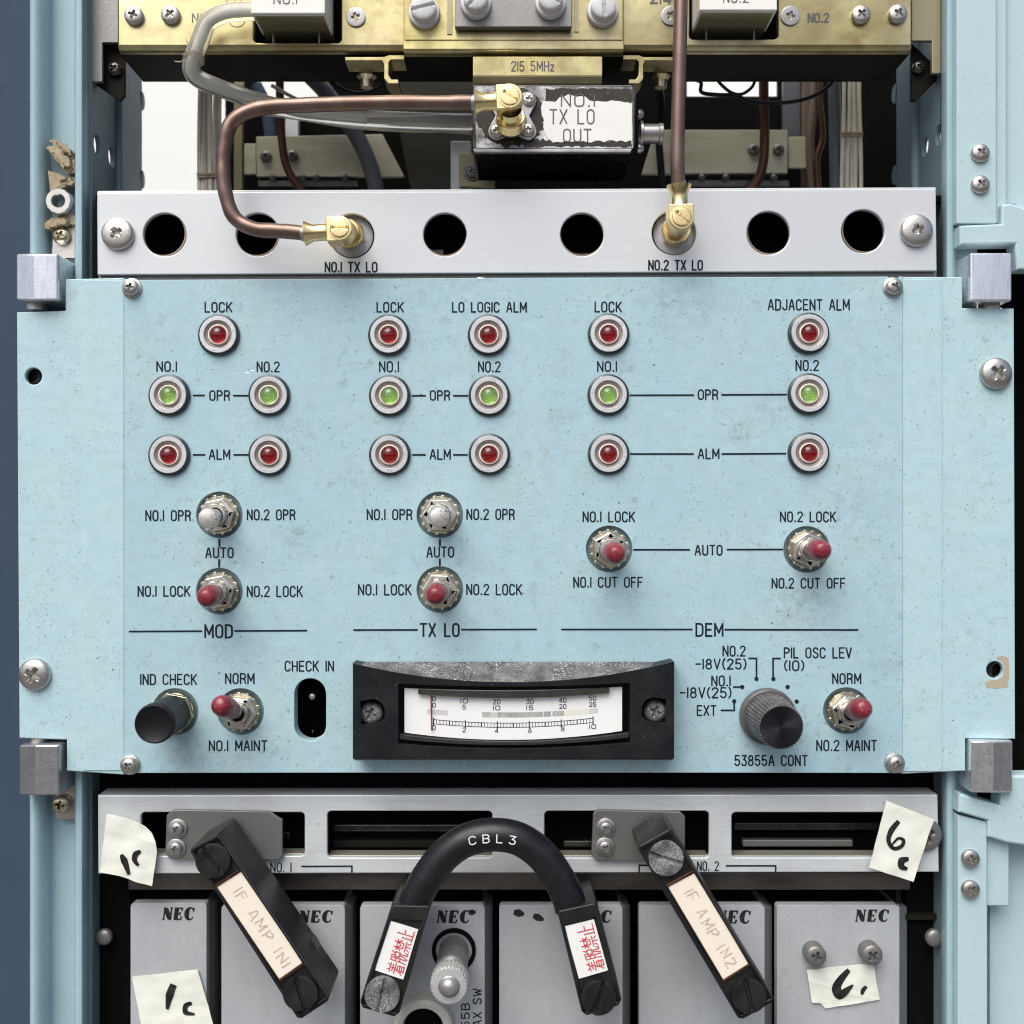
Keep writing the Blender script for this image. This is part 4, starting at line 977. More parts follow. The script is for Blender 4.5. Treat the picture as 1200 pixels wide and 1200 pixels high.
knob(497.5, 17, -10, 14.5, a=-.25); knob(706, 15, -10, 14.5, a=1.5); knob(558, 6, -22, 14, a=2.3); knob(645, 6, -22, 14, a=.5)
for x, y in ((158, 20), (201, 19), (1008, 19), (1051, 18)): screw(CH, x, y, 0, 11, 8, 'steel', side=.55)
for x, y in ((417, 20.5), (786, 19), (926, 19)): screw(CH, x, y, 0, 11.3, 2.6, 'flange', flat=.95, side=.85, deep=1.2, k=.85)
legend([('NO.1', 225.5, 249, 16, 26)], parent=CH, z=-.3, m='ink_grey', wd=1.4)
legend([('NO.2', 947.5, 971, 16, 25.5)], parent=CH, z=-.3, m='ink_grey', wd=2.2)
legend([('214', 762.5, 786, -8, 3.5)], parent=CH, z=-.3, m='ink_grey', wd=2)
pen = MB().ribbon([J(x, y, -.3) for x, y in [(264, 6), (267, -2), (270, -6)]], .9).ribbon([J(x, y, -.4) for x, y in [(275, -4), (276, 5), (280, 6), (284, -4)]], .9).ribbon([J(277.5 + 10 * math.cos(R(q)), 21.5 + 10 * math.sin(R(q)), -.5) for q in range(0, 181, 15)], .7)
obj('pen_mark', pen, 'ink_grey', CH, smooth=False)
for sx, c0 in ((1, 440), (-1, 765)):
    f = lambda x: x if sx == 1 else 1204 - x
    zc = [(404, 71), (448, 71), (450, 76), (450, 92), (455, 98), (467, 98), (467, 93), (459, 93), (455.5, 88), (455.5, 73), (458, 70), (474, 70), (474, 64.5), (455, 64.5), (450, 66.5), (404, 66.5)]
    cl = [(f(x), y) for x, y in zc]
    obj('slide_clip', MB().prism(cl if sx == 1 else cl[::-1], 6, 40), 'gold', CH, bevel=.8)
    q = J(f(430), 78, 50)
    ft = obj('rubber_foot', MB().lathe([(11, -6), (13, 0), (13, 3), (9, 7), (12, 9), (12, 13), (8, 17), (7, 26)], q, (0, 1, 0), 28, True), 'brassy', CH, at=q)

# ivory relay boxes
def ibox(x0, x1, y1, t, tx, label):
    o = thing('relay_box', label, 'relay box', J((x0 + x1) / 2, y1, -10), 'ivory boxes set in the gilt chassis')
    obj('box_shell', MB().box(x0, x1, YU - 20, y1, -46, 12), 'white_box', o, bevel=1.5)
    a = J(x0, y1, -46); b = J(x1, y1, -46)
    obj('box_base', MB().box(a[0] + 2.5, b[0] - 2.5, 0, a[1] + .6, -40, 30, proj=False), 'gold_dim', o, bevel=1)
    legend([t], parent=o, z=-46.2, m='ink_grey', wd=1.3)
    for f in (.18, .82):
        obj('terminal_pin', MB().lathe([(1.2, 0), (1.2, 16)], (a[0] + (b[0] - a[0]) * f, a[1] + .5, 2), (0, 1, 0), 8), 'flange', o)
ibox(294, 381, 16, ('NO.1', 321, 347.5, -5.5, 4.2), 0, 'ivory box marked NO.1 at the clear tube')
ibox(820, 911, 12, ('NO.2', 848, 877, -7.5, 2.6), 0, 'ivory box marked NO.2 right of the straight coaxial cable')

# ================================================================ behind: tube, wires, cables, rear shelf
tb_ = thing('clear_tube', 'bent clear plastic tube from the ivory NO.1 box down behind the coaxial cable', 'plastic tube', J(225, 70, 10))
pts = [J(x, y, z) for x, y, z in ((306, 13, -30), (285, 13, -30), (262, 16, -30), (244, 26, -26), (236, 44, -22), (228, 64, -16), (224, 80, -6), (232, 92, 8), (252, 101, 25), (285, 113, 50), (320, 124, 70), (370, 133, 90), (430, 139, 100), (500, 142, 112), (545, 143, 124), (580, 144, 130))]
obj('tube_wall', MB().tube(smooth_path(pts, 6), 10.5, 20), 'tube_clear', tb_)
obj('brightening_core', MB().tube(smooth_path([(p[0], p[1] + .5, p[2]) for p in pts[:13]], 6), 4.4, 12), mat('brightening_core_white', (.70, .69, .64), .5), tb_)  # white core added inside the clear tube to brighten it
tie = thing('wire_tie', 'frayed thread tied round the bend of the clear tube', 'thread', J(224, 72, -8))
mb = MB()
q = J(227, 69, -14)
for i in range(3): mb.tube([(q[0] + 12 * math.cos(t * .7 + i) , q[1] + i * 2 - 2 + 3 * math.sin(t * .7 + i), q[2] + 12 * math.sin(t * .7 + i)) for t in range(10)], .7, 6)
mb.tube([J(216, 71, -25), J(211, 72.5, -24), J(205, 72, -22)], .8, 6).tube([J(218, 46, -32), J(222, 56, -30), J(218, 62, -28)], .5, 6)
obj('thread', mb, 'foam', tie)

def bundle(name, label, xs, y0, y1, z, r, mats, group=None, tiey=None):
    t = thing(name, label, 'wire bundle', J(sum(xs) / len(xs), y1, z), group)
    for i, x in enumerate(xs):
        ph = random.uniform(0, 6)
        P = [(J(x + 1.2 * math.sin(ph + k * .7), y0 + (y1 - y0) * k / 8, z)[0], J(x, y0 + (y1 - y0) * k / 8, z)[1], z + (i % 2) * 3 + 1.5 * math.sin(ph * 2 + k)) for k in range(9)]
        obj('wire', MB().tube(smooth_path(P, 3), r, 8), mats[i % len(mats)], t)
    if tiey:
        a = J(min(xs) - 3, tiey, z - r - 2); b = J(max(xs) + 3, tiey, z - r - 2)
        obj('lacing', MB().tube([a, b], 2, 8).tube([(a[0], a[1] + 4, a[2]), (b[0], b[1] + 3, b[2])], 1.6, 8), 'foam', t)
    return t
bundle('wire_bundle', 'bundle of cream wires laced upright behind the silver bar at the left', [234, 237.3, 240.6, 243.9, 247.2, 250.5, 253.8, 257], 70, 300, 150, 2.6, ['wire_cream', 'wire_cream', 'wire_grey', 'wire_cream'], 'laced wire bundles', 204)
bundle('wire_bundle', 'bundle of beige wires laced upright behind the silver bar at the right', [988, 991.3, 994.6, 998, 1001.3, 1004.6, 1008], 60, 300, 170, 2.7, ['wire_cream', 'wire_grey', 'wire_cream', 'wire_cream'], 'laced wire bundles', 156)
def cable(label, pts, r, m, cat='cable', name='cable', group=None):
    o = obj(name, MB().tube(smooth_path(pts, 6), r, 14), m, at=pts[len(pts) // 2]); tag(o, label, cat, group); return o
cable('thick slate grey cable slanting down behind the looped coaxial cable', [J(352, 78, 180), J(378, 104, 190), J(398, 130, 200), J(418, 160, 205), J(432, 190, 205), J(441, 222, 205), J(446, 260, 205)], 11, 'cable_grey')
cable('dark copper tube hanging before the left gilt rail', [J(328, 60, 180), J(328, 110, 185), J(330, 160, 190), J(336, 195, 195), J(352, 222, 200), J(372, 240, 205)], 5.5, 'copper_dark', 'copper tube', 'copper_tube', 'dark copper tubes behind the bar')
cable('dark copper tube hanging before the right gilt rail', [J(895, 60, 180), J(895, 110, 185), J(896, 160, 190), J(894, 192, 195), J(886, 215, 200), J(866, 240, 205)], 6.5, 'copper_dark', 'copper tube', 'copper_tube', 'dark copper tubes behind the bar')
cable('slate blue cable standing beside the beige wire bundle', [J(977, 50, 180), J(978, 130, 182), J(979, 200, 182), J(980, 300, 182)], 8, 'cable_grey')
cable('thin black wire looping below the chassis at the right', [J(806, 92, 96), J(821, 96, 100), J(822, 108, 105), J(840, 111, 105), J(862, 112, 105), J(880, 119, 106), (J(910, 121, 106)), J(940, 117, 104), J(962, 108, 100), J(975, 96, 96), J(978, 80, 96)], 2.4, 'black', 'wire', 'wire')
cable('thin black wire crossing the loop below the chassis', [J(838, 90, 96), J(846, 100, 100), J(858, 109, 100), J(870, 110, 99), J(882, 101, 98), J(886, 88, 96)], 2.0, 'black', 'wire', 'wire')
cable('thin black wire curling below the left slide clip', [J(384, 88, 100), J(394, 100, 102), J(410, 108, 104), J(428, 109, 104), J(446, 102, 100), J(452, 90, 98)], 2.6, 'black', 'wire', 'wire')
cable('brown cable standing behind the slate blue cable at the right', [J(950, 60, 230), J(953, 120, 230), J(949, 170, 232), J(953, 240, 232)], 6, mat('brown_jacket', (.16, .115, .085), .5), 'cable', 'cable')
cable('dark twisted cord hanging between the right rail and the slate blue cable', [J(963, 60, 220), J(960, 110, 222), J(964, 160, 222), J(957, 190, 222), J(962, 245, 222)], 4.5, 'copper_dark', 'cord', 'cord')

cable('thin grey wire running behind the clear tube to the tin box', [J(318, 100, 140), J(360, 122, 150), J(420, 143, 152), J(480, 150, 150), J(552, 156, 140)], 2.4, 'wire_grey', 'wire', 'wire')
cable('thin cream wire sagging below the clear tube', [J(300, 132, 150), J(360, 141, 150), J(420, 150, 152), J(500, 154, 150), J(552, 150, 140)], 1.8, 'wire_cream', 'wire', 'wire')
cable('slate blue cable hanging short behind the left dark copper tube', [J(300, 100, 290), J(312, 125, 292), J(316, 150, 292), J(318, 165, 292)], 9, 'navy', 'cable', 'cable')
cable('black cable hanging behind the right rail beside the tin box', [J(768, 88, 190), J(775, 120, 195), J(772, 160, 210), J(778, 235, 215)], 5, 'black', 'cable', 'cable')
RS = thing('rear_shelf', 'dark rear shelf unit with pale gilt rails deep inside the rack', 'shelf unit', J(600, 300, 300))
zr = 330
obj('rear_sheet', MB().prism([(264, 60), (300, 60), (300, 116), (384, 116), (384, 60), (805, 60), (805, 113), (912, 113), (912, 60), (1066, 60), (1066, 320), (264, 320)], zr, zr + 10), 'dark', RS)
gm = mat('pale_rail', (.58, .55, .42), .5, .25, blotch=[((.44, .42, .28), 60, .6)], streak=((.72, .70, .60), 300, .5, (.2, 1, 1)))
obj('rail', MB().prism([(300, 160), (448, 157), (474, 207), (301, 207)], 225, 232), gm, RS, bevel=1)
obj('rail', MB().prism([(286, 168), (300, 168), (300, 204), (286, 204)], 235, 240), gm, RS, bevel=1)
obj('rail', MB().prism([(768, 152), (923, 152), (923, 203), (752, 204)], 225, 232), gm, RS, bevel=1)
obj('rail', MB().prism([(924, 160), (947, 160), (947, 197), (924, 197)], 235, 240), gm, RS, bevel=1)
for x, y in ((312, 184), (343, 183), (883, 176), (912, 176)): screw(RS, x, y, 225, 8, 6, 'dull_steel')
obj('rail', MB().prism([(302, 211), (420, 211), (420, 219), (302, 219)], 228, 236), 'tin_dark', RS, bevel=1)
obj('rail', MB().prism([(806, 211), (925, 211), (925, 219), (806, 219)], 228, 236), 'tin_dark', RS, bevel=1)
for x in (320, 355, 371, 405, 822, 850, 906): obj('terminal', MB().lathe([(5, 0), (5, 5), (3, 8), (.3, 9)], J(x, 210, 229), (0, -.4, -1), 14), 'dull_steel', RS)
obj('upright', MB().box(274, 284, 60, 320, 250, 262), 'gold_dim', RS, bevel=1)
obj('upright', MB().box(941, 948, 60, 320, 250, 262), mat('dim_copper_strip', (.20, .15, .11), .5, .3), RS, bevel=1)
obj('upright', MB().box(918, 938, 60, 160, 262, 272), 'cable_grey', RS, bevel=1)
obj('slant_panel', MB().prism([(450, 60), (556, 60), (556, 320), (500, 320)], 240, 246), mat('dim_brown_sheet', (.022, .019, .014), .5, .1, blotch=[((.04, .035, .025), 50, .5)]), RS, bevel=1)
obj('rear_block', MB().box(528, 552, 165, 300, 170, 190), 'silver_low', RS, bevel=1.5)
gb = obj('gilt_lug', MB().box(538, 580, 180, 219, 158, 165), 'gold_dim', RS, bevel=1)
screw(gb, 554, 202, 158, 9, 5, 'dull_steel', washer=12)
obj('white_post', MB().box(334, 350, 116, 162, 300, 312), 'silver_low', RS, bevel=2)

# ================================================================ lower slotted bar
LB = thing('slotted_bar', 'dusty silver bar with rectangular slots below the blue panel', 'bar', (606, 1024, 34))
ZB = 26
lp = [(114.5, 932), (1099, 931.5), (1100.5, 1022), (115, 1024)]
sl = [rrect(165, 357, 952, 1003, 5), rrect(383.5, 577, 950.5, 1005, 5), rrect(638, 831, 950.5, 1005, 5), rrect(857.5, 1050, 952, 1005, 5)]
obj('bar_plate', MB().prism(lp, ZB, ZB + 6, sl, ch=1.2), 'silver_low', LB, ang=20)
mb = MB(); A = [J(115, 931.6, ZB + 1.5), J(1099, 931.2, ZB + 1.5)]; B = [(A[0][0], A[0][1] - 1, ZB + 32), (A[1][0], A[1][1] - 1, ZB + 32)]
mb.add(A + B + [(p[0], p[1] + 2.2, p[2]) for p in A + B], [(0, 1, 3, 2), (4, 5, 7, 6), (0, 1, 5, 4), (2, 3, 7, 6), (0, 2, 6, 4), (1, 3, 7, 5)])
obj('top_flange', mb, 'silver_low', LB, bevel=.8)
em = mat('slot_edge', (.36, .35, .30), .4, .5)
for s_ in sl:
    x0 = min(p[0] for p in s_); x1 = max(p[0] for p in s_); y1 = max(p[1] for p in s_)
    a = J(x0, y1, ZB + 9); b = J(x1, y1, ZB + 9)
    obj('slot_rim', MB().box(a[0] + 1, b[0] - 1, a[1] - 3, a[1] + 6, ZB + 9, ZB + 30, proj=False), em, LB, bevel=1)
obj('shade_backing', MB().box(118, 1097, 934, 1022, ZB + 52, ZB + 56), 'dark', LB)  # black plate standing in for the shade behind the slots
for x0, x1, y, m in ((390, 640, 966, 'tin_dark'), (860, 1040, 964, 'tin_dark'), (390, 640, 985, 'darkmetal'), (870, 1000, 984, 'dull_steel'), (660, 700, 985, 'tin_dark'), (320, 340, 975, 'tin_dark')):
    obj('inner_part', MB().box(x0, x1, y, y + 9, ZB + 38, ZB + 48), m, LB, bevel=2)
screw(LB, 1083, 977, ZB, 19.5, 9, 'dull_steel', side=.5)
zl = ZB - .3
legend([('NO. 1', 317.5, 341, 1011, 1021.6, 1.4)], [[(353, 1015.3), (412.3, 1015), (412.3, 1023)]], parent=LB, z=zl, lw=1.8)
legend([('NO. 2', 817.5, 842, 1009.8, 1020, 1.4)], [[(850.5, 1014.6), (909, 1014.6), (909, 1022.5)], [(749, 1022.8), (749, 1014), (770, 1014)]], parent=LB, z=zl, lw=1.8)
LR = obj('lower_rail', MB().prism([(150, 1023), (1067, 1022), (1067, 1043), (150, 1043)], ZB + 14, ZB + 26), 'bronze', at=J(600, 1043, ZB + 20), bevel=1.5)
tag(LR, 'dark bronzed metal rail running under the slotted silver bar', 'rail')

# ================================================================ plug-in modules
NECW = {  # bold italic serif strokes on a 0..10 grid: list of (points, widths)
 'N': [([(0.4, 0), (2.0, 9.6)], [.9, .9]), ([(1.6, 9.6), (3.2, 8.4), (6.6, 1.6), (7.4, 0)], [1.2, 2.9, 3.0, 1.2]), ([(7.2, 0), (9.0, 9.7)], [.9, .9]), ([(-.6, .3), (1.6, .3)], [.8, .8]), ([(7.6, 9.6), (10.2, 9.6)], [.8, .8]), ([(.8, 9.6), (2.6, 9.6)], [.8, .8])],
 'E': [([(1.4, 0), (3.0, 9.6)], [2.6, 2.6]), ([(1.0, 9.5), (8.6, 9.5), (8.2, 7.4)], [.9, .9, 1.1]), ([(.0, .4), (6.6, .4), (7.6, 2.8)], [.9, .9, 1.1]), ([(2.4, 5), (6, 5)], [.9, .9]), ([(5.7, 3.7), (6.2, 6.4)], [.8, .8])],
 'C': [([(8.6, 6.8), (8.4, 8.4), (7.4, 9.4), (5.6, 9.8), (3.6, 9.0), (2.0, 7.0), (1.3, 4.6), (1.6, 2.2), (3.0, .6), (5.0, .2), (6.8, 1.0), (7.8, 2.6)], [1.0, 1.1, .9, .9, 1.8, 2.8, 3.0, 2.6, 1.6, .9, .8, .6]), ([(8.4, 6.6), (9.2, 9.6)], [.8, .8])],
}
def nec(parent, x0, y0, z, wid, hgt, only='NEC', start=0):
    mb = MB(); adv = wid / 3
    for i, ch in enumerate(only):
        for k, (pts, ws) in enumerate(NECW[ch]):
            P = [J(x0 + (i + start) * adv * 1.03 + a / 10 * adv * .9, y0 + hgt * (1 - b / 10), z - .05 * k) for a, b in pts]
            mb.ribbon(P, [q * hgt / 7.4 for q in ws], ext=False)
    return obj('embossed_logo', mb, 'marker', parent, smooth=False)
ZM = 42
MODS = [(153, 251, (191, 1063.5), 'narrow grey module at the left end bearing a cream 1c tape'), (259.5, 413, (351, 1067), 'grey module behind the left black link plug'),
        (422, 577, (512.5, 1067), 'grey module with ribbed metal switch knob and cream ring'), (585, 738.5, (690, 1067), 'plain grey module behind the right boot of the looped cable'),
        (749, 905, (839, 1067), 'grey module behind the right black link plug'), (910.5, 1063, (1003, 1066), 'grey module at the right end with two screws and a 6 tape')]
mods = []
for k, (x0, x1, lg, label) in enumerate(MODS):
    yt = 1058.5 if k == 0 else 1061
    o = thing('plug_in_module', label, 'module', J((x0 + x1) / 2, 1340, ZM + 40), 'row of grey modules along the bottom')
    xs_ = x1 - 9 if k != 1 else x1 - 9
    mb = MB().prism(rrect(x0, xs_, yt, 1350, 4, 4), ZM, ZM + 14)
    obj('front_cover', mb, 'module', o, bevel=2.2, seg=3)
    # chamfered flank and casing
    mb = MB(); a = []
    zq = ZM + 5
    for y in (yt + 2, 1348):
        a += [J(xs_ - .5, y, zq), J(x1, y, ZM + 22), (J(x1, y, ZM + 22)[0], J(x1, y, ZM + 22)[1], ZM + 60), (J(xs_ - .5, y, zq)[0], J(xs_ - .5, y, zq)[1], ZM + 60)]
    mb.add(a, [(0, 1, 5, 4), (1, 2, 6, 5), (2, 3, 7, 6), (3, 0, 4, 7), (0, 1, 2, 3), (4, 5, 6, 7)])
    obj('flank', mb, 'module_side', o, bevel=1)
    a = J(x0 + 3, yt + 4, ZM + 14); b = J(x1 - 4, yt + 4, ZM + 14)
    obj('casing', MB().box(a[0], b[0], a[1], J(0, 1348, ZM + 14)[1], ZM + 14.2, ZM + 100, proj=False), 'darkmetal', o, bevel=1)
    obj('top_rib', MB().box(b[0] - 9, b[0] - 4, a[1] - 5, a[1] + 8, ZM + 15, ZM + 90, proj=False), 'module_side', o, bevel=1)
    z = ZM - .2
    if k == 4: nec(o, *lg, z, 42, 15)
    elif k == 1: nec(o, *lg, z, 40, 14)
    elif k == 0: nec(o, *lg, z, 38, 14.5)
    elif k == 3: nec(o, 677, 1067, z, 41, 14)
    elif k == 5: nec(o, *lg, z, 40, 14)
    else: nec(o, *lg, z, 40, 14.5)
    mods.append(o)
def ink_blob(parent, pts, wd, z, m='marker', name='ink_mark'):
    return obj(name, MB().ribbon([J(x, y, z) for x, y in smooth_path([(a, b, 0) for a, b in pts], 4)] if False else [J(p.x, p.y, z) for p in smooth_path([(a, b, 0) for a, b in pts], 5)], wd if not isinstance(wd, list) else [wd[min(int(i / 5), len(wd) - 1)] + (wd[min(int(i / 5) + 1, len(wd) - 1)] - wd[min(int(i / 5), len(wd) - 1)]) * (i % 5) / 5 for i in range((len(pts) - 1) * 5 + 1)], ext=False), m, parent, smooth=False)
ink_blob(mods[2], [(549, 1067.5), (553, 1069), (557.5, 1068.5)], [2, 7.5, 2.5], ZM - .5)
ink_blob(mods[3], [(602, 1069), (608, 1070), (614, 1071.5)], [5, 9.5, 3], ZM - .5)
ink_blob(mods[3], [(625, 1073), (630, 1075), (637, 1078)], [5, 9, 3], ZM - .5)
for x, y in ((952, 1114), (1017, 1113)): screw(mods[5], x, y, ZM, 12.5, 20, 'dull_steel', side=.8, deep=.25)
# switch knob and cream ring on the third module
c = J(532, 1113, ZM)
rs = obj('knob_collar', MB().lathe([(26.5, 0), (26.5, 3), (25, 4), (22, 4), (22, -2)], c, n=40, cap1=False), 'dark', mods[2], at=c)
pr = [(18, -2), (18, 22), (18.6, 24), (18.6, 60), (17.5, 62), (17.5, 64), (19.4, 66)]
pr += [(19.4 - (i % 2) * 1.3, 67 + i * 1.7) for i in range(8)] + [(20.5, 82)]
obj('knob_shaft', MB().lathe(pr, c, (0, 0, -1), 44, True, False), 'flange', rs, ang=25)
obj('knob_rim', MB().lathe([(20.4, 80), (21.4, 82), (21.6, 100), (19.8, 103), (12, 103.4)], c, n=120, cap1=False, ribs=(4, .06, 1, 3)), mat('dusty_knurl', (.5, .5, .49), .5, .5, speck=[((.9, .9, .88), 1500, .52, .9), ((.1, .1, .1), 1500, .58, .8)]), rs, ang=25)
obj('knob_button', MB().lathe([(12, 103), (10.5, 104)] + [(10.5 * math.cos(R(q)), 104 + 8 * math.sin(R(q))) for q in range(10, 89, 13)] + [(.2, 112)], c, n=32), 'flange', rs, ang=60)
c = J(497, 1199, ZM)
cr = obj('cream_ring', MB().lathe([(36, 0), (36.5, 10), (35, 16), (31, 19), (26, 18), (24, 14), (23, 4)], c, n=52, cap1=False), 'cream_seal', mods[2], at=c)
obj('ring_core', MB().lathe([(23.4, 3), (20, 6), (18.5, 12), (12, 12), (11, 4), (.3, 4)], c, n=40), 'dark', cr)
def text_up(parent, t, xr, xl, ytop, ybot, z, wd=1.5):
    """lettering that reads upwards: baseline at xr, cap line at xl"""
    mb = MB(); L = ybot - ytop; H = xr - xl
    text(mb, t, 0, L, 0, H, z, wd, fn=lambda a, b, zz: J(xr - (H - b), ybot - a, zz))
    return obj('printed_legend', mb, 'ink', parent, smooth=False)
text_up(mods[2], '53855B', 550, 541, 1176, 1236, ZM - .3); text_up(mods[2], 'COAX SW', 564, 554.5, 1159, 1221, ZM - .3)

# ================================================================ steel coupler plates
def cplate(pts, sc_, label):
    t = thing('coupler_plate', label, 'metal plate', J(sum(p[0] for p in pts) / len(pts), 1000, ZB - 6), 'steel plates behind the link plugs')
    obj('plate', MB().prism(pts, ZB - 9, ZB - 4), 'dull_steel', t, bevel=1.2)
    obj('plate_spacer', MB().prism([(p[0] * .9 + .1 * pts[0][0], p[1] * .8 + .2 * 978) for p in pts], ZB - 4, ZB), 'tin_dark', t)
    for x, y in sc_: screw(t, x, y, ZB - 9, 8.2, 6, 'flange', washer=11.5)
cplate([(201, 950), (207, 949), (316, 951), (321, 955), (331, 961), (331, 1002), (327, 1008), (199, 1007), (193.5, 1001), (195, 956)], [(208.5, 970.5), (207, 993.5)], 'grey steel plate with two screws behind the left black link plug')
cplate([(700, 949), (797, 951.5), (803, 957), (803, 1008), (799, 1011), (699, 1008), (693, 1002), (695, 954)], [(710, 969.5), (709, 992)], 'grey steel plate with two screws behind the right black link plug')

# ================================================================ black link plugs
def lerp(a, b, t): return (a[0] + (b[0] - a[0]) * t, a[1] + (b[1] - a[1]) * t)
def bil(q, u, v):
    """q: tl, tr, br, bl in pixels; u across, v along"""
    return lerp(lerp(q[0], q[1], u), lerp(q[3], q[2], u), v)
def link_plug(q, screws, lab, textpx, label, dusty, group, boss, zf=-62, zb=8):
    c = bil(q, .5, .5)
    t = thing('link_plug', label, 'link plug', J(*c, zb), group)
    rim = [bil(q, u, v) for u, v in ((0.06, .0), (.94, .0), (1, .018), (1, .982), (.9, 1), (.1, 1), (0, .982), (0, .018))]
    inn = [bil(q, u, v) for u, v in ((.09, .022), (.91, .022), (.91, .978), (.09, .978))]
    obj('plug_body', MB().prism(rim, zf, zb, [inn]), 'strap_black', t, bevel=1.6, seg=3)
    obj('plug_tray', MB().prism([bil(q, u, v) for u, v in ((.05, .01), (.95, .01), (.95, .99), (.05, .99))], zf + 4, zb - 3), 'strap_black', t)
    if boss:
        bx, by, r, z0, z1 = boss; cc = J(bx, by, z1)
        obj('side_boss', MB().lathe([(r, 0), (r + 1, 3), (r + 1, z1 - z0 - 5), (r - 3, z1 - z0)], cc, n=36), 'strap_black', t, bevel=.6)
    for (x, y, a), du in zip(screws, dusty):
        cc = J(x, y, zf + 4)
        sm = screw_mb(20.4 * (D + zf) / D, 7, 'slot', n=56, m=18, side=.85, deep=.5, flat=.9)
        ca, sa = math.cos(a), math.sin(a)
        sm.xf(lambda p: (cc[0] + ca * p[0] - sa * p[1], cc[1] + sa * p[0] + ca * p[1], cc[2] + p[2]))
        obj('slotted_screw', sm, 'dusty' if du else 'strap_black', t, at=cc)
    pl = obj('name_plate', MB().prism(lab, zf + 2.0, zf + 4.6), 'label_tan', t, bevel=.5)
    fr = [(lerp(c, p, 1.0)) for p in lab]
    cxm = (sum(p[0] for p in lab) / 4, sum(p[1] for p in lab) / 4)
    o_ = [lerp(cxm, p, 1.0) for p in lab]
    def grow(p, k):
        d = (p[0] - cxm[0], p[1] - cxm[1]); L = math.hypot(*d); return (p[0] + d[0] / L * k, p[1] + d[1] / L * k)
    obj('plate_frame', MB().prism([grow(p, 3.2) for p in lab], zf + .6, zf + 4.4, [[grow(p, .3) for p in lab]]), 'copper_dark', pl, bevel=.4)
    # engraved words run along the plate
    A, B, C, D_ = lab       # A start-top (upper left), B upper right, C lower right, D lower left
    mb = MB(); L = math.hypot(D_[0] - A[0], D_[1] - A[1]); Wd = math.hypot(B[0] - A[0], B[1] - A[1])
    def fn(a, b, z):
        v = a / L; u = 1 - b / Wd
        return J(*bil((A, B, C, D_), u + .03 * math.sin(a * 1.7 + b), v + .004 * math.sin(b * 2.1 + a * .6)), z)
    text(mb, textpx, L * .12, L * .93, Wd * .32, Wd * .66, zf + 1.7, 1.15, fn=fn, gap=1.9)
    obj('engraving', mb, 'pencil', pl, smooth=False)
    return t
link_plug([(221, 996), (256, 977.5), (388, 1171), (350, 1196.5)], [(251, 1007, .85), (353, 1162, 1.25)], [(254, 1039.5), (284.5, 1020), (354, 1128.5), (327, 1147.5)], 'IF AMP IN1', 'black link plug with a tan IF AMP IN1 plate and clean black screws', (0, 0), 'black link plugs slanting over the modules', (352, 1112, 24, -22, 8))
link_plug([(746.5, 993), (786, 970.5), (909, 1173), (867, 1197)], [(780, 1004.5, .3), (876.5, 1165, 1.35)], [(783, 1039.5), (815, 1022.5), (877, 1129.5), (847.5, 1148)], 'IF AMP IN2', 'black link plug with a tan IF AMP IN2 plate and a dusty grey top screw', (1, 0), 'black link plugs slanting over the modules', None)

# ================================================================ looped cable with two boots
CB = thing('patch_cable', 'thick black rubber cable arching between two black boots with red lettered labels', 'patch cable', J(578, 1190, 10))
ZC = -38
pts = [(484, 1064), (491, 1046), (503, 1025), (522, 1001), (548, 984), (578, 978), (608, 983), (634, 1001), (652, 1025), (664, 1048), (669, 1064)]
P = [J(x, y, ZC) for x, y in pts]
obj('cable_sheath', MB().tube(smooth_path(P, 8), 18.6, 28), 'rubber', CB)
mb = MB(); zt = ZC - 18.9
def on_arch(a, b, z):
    # a: along from 549 to 606, b: 0 (cap line) .. 11 (baseline)
    x = 549 + a; k = (a - 29) / 34
    y0 = 977.5 + 4.5 * k * k
    return J(x - (b - 5.5) * k * .22, y0 + b, z)
text(mb, 'CBL3', 1, 55, .6, 9.8, zt, 1.25, gap=3.6, fn=on_arch)
obj('printed_legend', mb, 'white_ink', CB, smooth=False)
KANJI = [
 [[(2.5, 10), (3.3, 8.8)], [(7.5, 10), (6.7, 8.8)], [(1, 8.5), (9, 8.5)], [(1.8, 7), (8.2, 7)], [(.3, 5.5), (9.7, 5.5)], [(5, 8.5), (5, 5.6)], [(4.4, 5.4), (2.6, 2.6), (.4, .8)], [(3.2, .2), (3.2, 4.1), (8, 4.1), (8, 0)], [(3.2, 2.8), (8, 2.8)], [(3.2, 1.5), (8, 1.5)], [(3.2, .2), (8, .2)]],
 [[(.3, 0), (.9, 2.6), (.9, 9.5), (3.6, 9.5), (3.6, .3)], [(.9, 6.7), (3.6, 6.7)], [(.9, 4), (3.6, 4)], [(5.2, 9.9), (6, 8.4)], [(9, 9.9), (8, 8.4)], [(5, 5), (5, 7.8), (9, 7.8), (9, 5), (5, 5)], [(6.3, 5), (5.9, 2), (4.5, 0)], [(7.8, 5), (7.8, .5), (9.8, .5), (9.8, 2)]],
 [[(.3, 8.2), (4.6, 8.2)], [(2.5, 10), (2.5, 5.2)], [(2.4, 8), (.3, 5.7)], [(2.7, 7.8), (4.5, 6.1)], [(5.4, 8.2), (9.7, 8.2)], [(7.5, 10), (7.5, 5.2)], [(7.3, 8), (5.4, 6)], [(7.7, 7.9), (9.8, 5.7)], [(2.5, 4.5), (7.5, 4.5)], [(.5, 3), (9.5, 3)], [(5, 3), (5, 0)], [(2.8, 2), (1, .4)], [(7.2, 2), (9, .4)]],
 [[(5, 10), (5, .6)], [(5, 5.6), (9, 5.6)], [(1.8, 6.6), (1.8, .6)], [(.2, .5), (9.8, .5)]]]
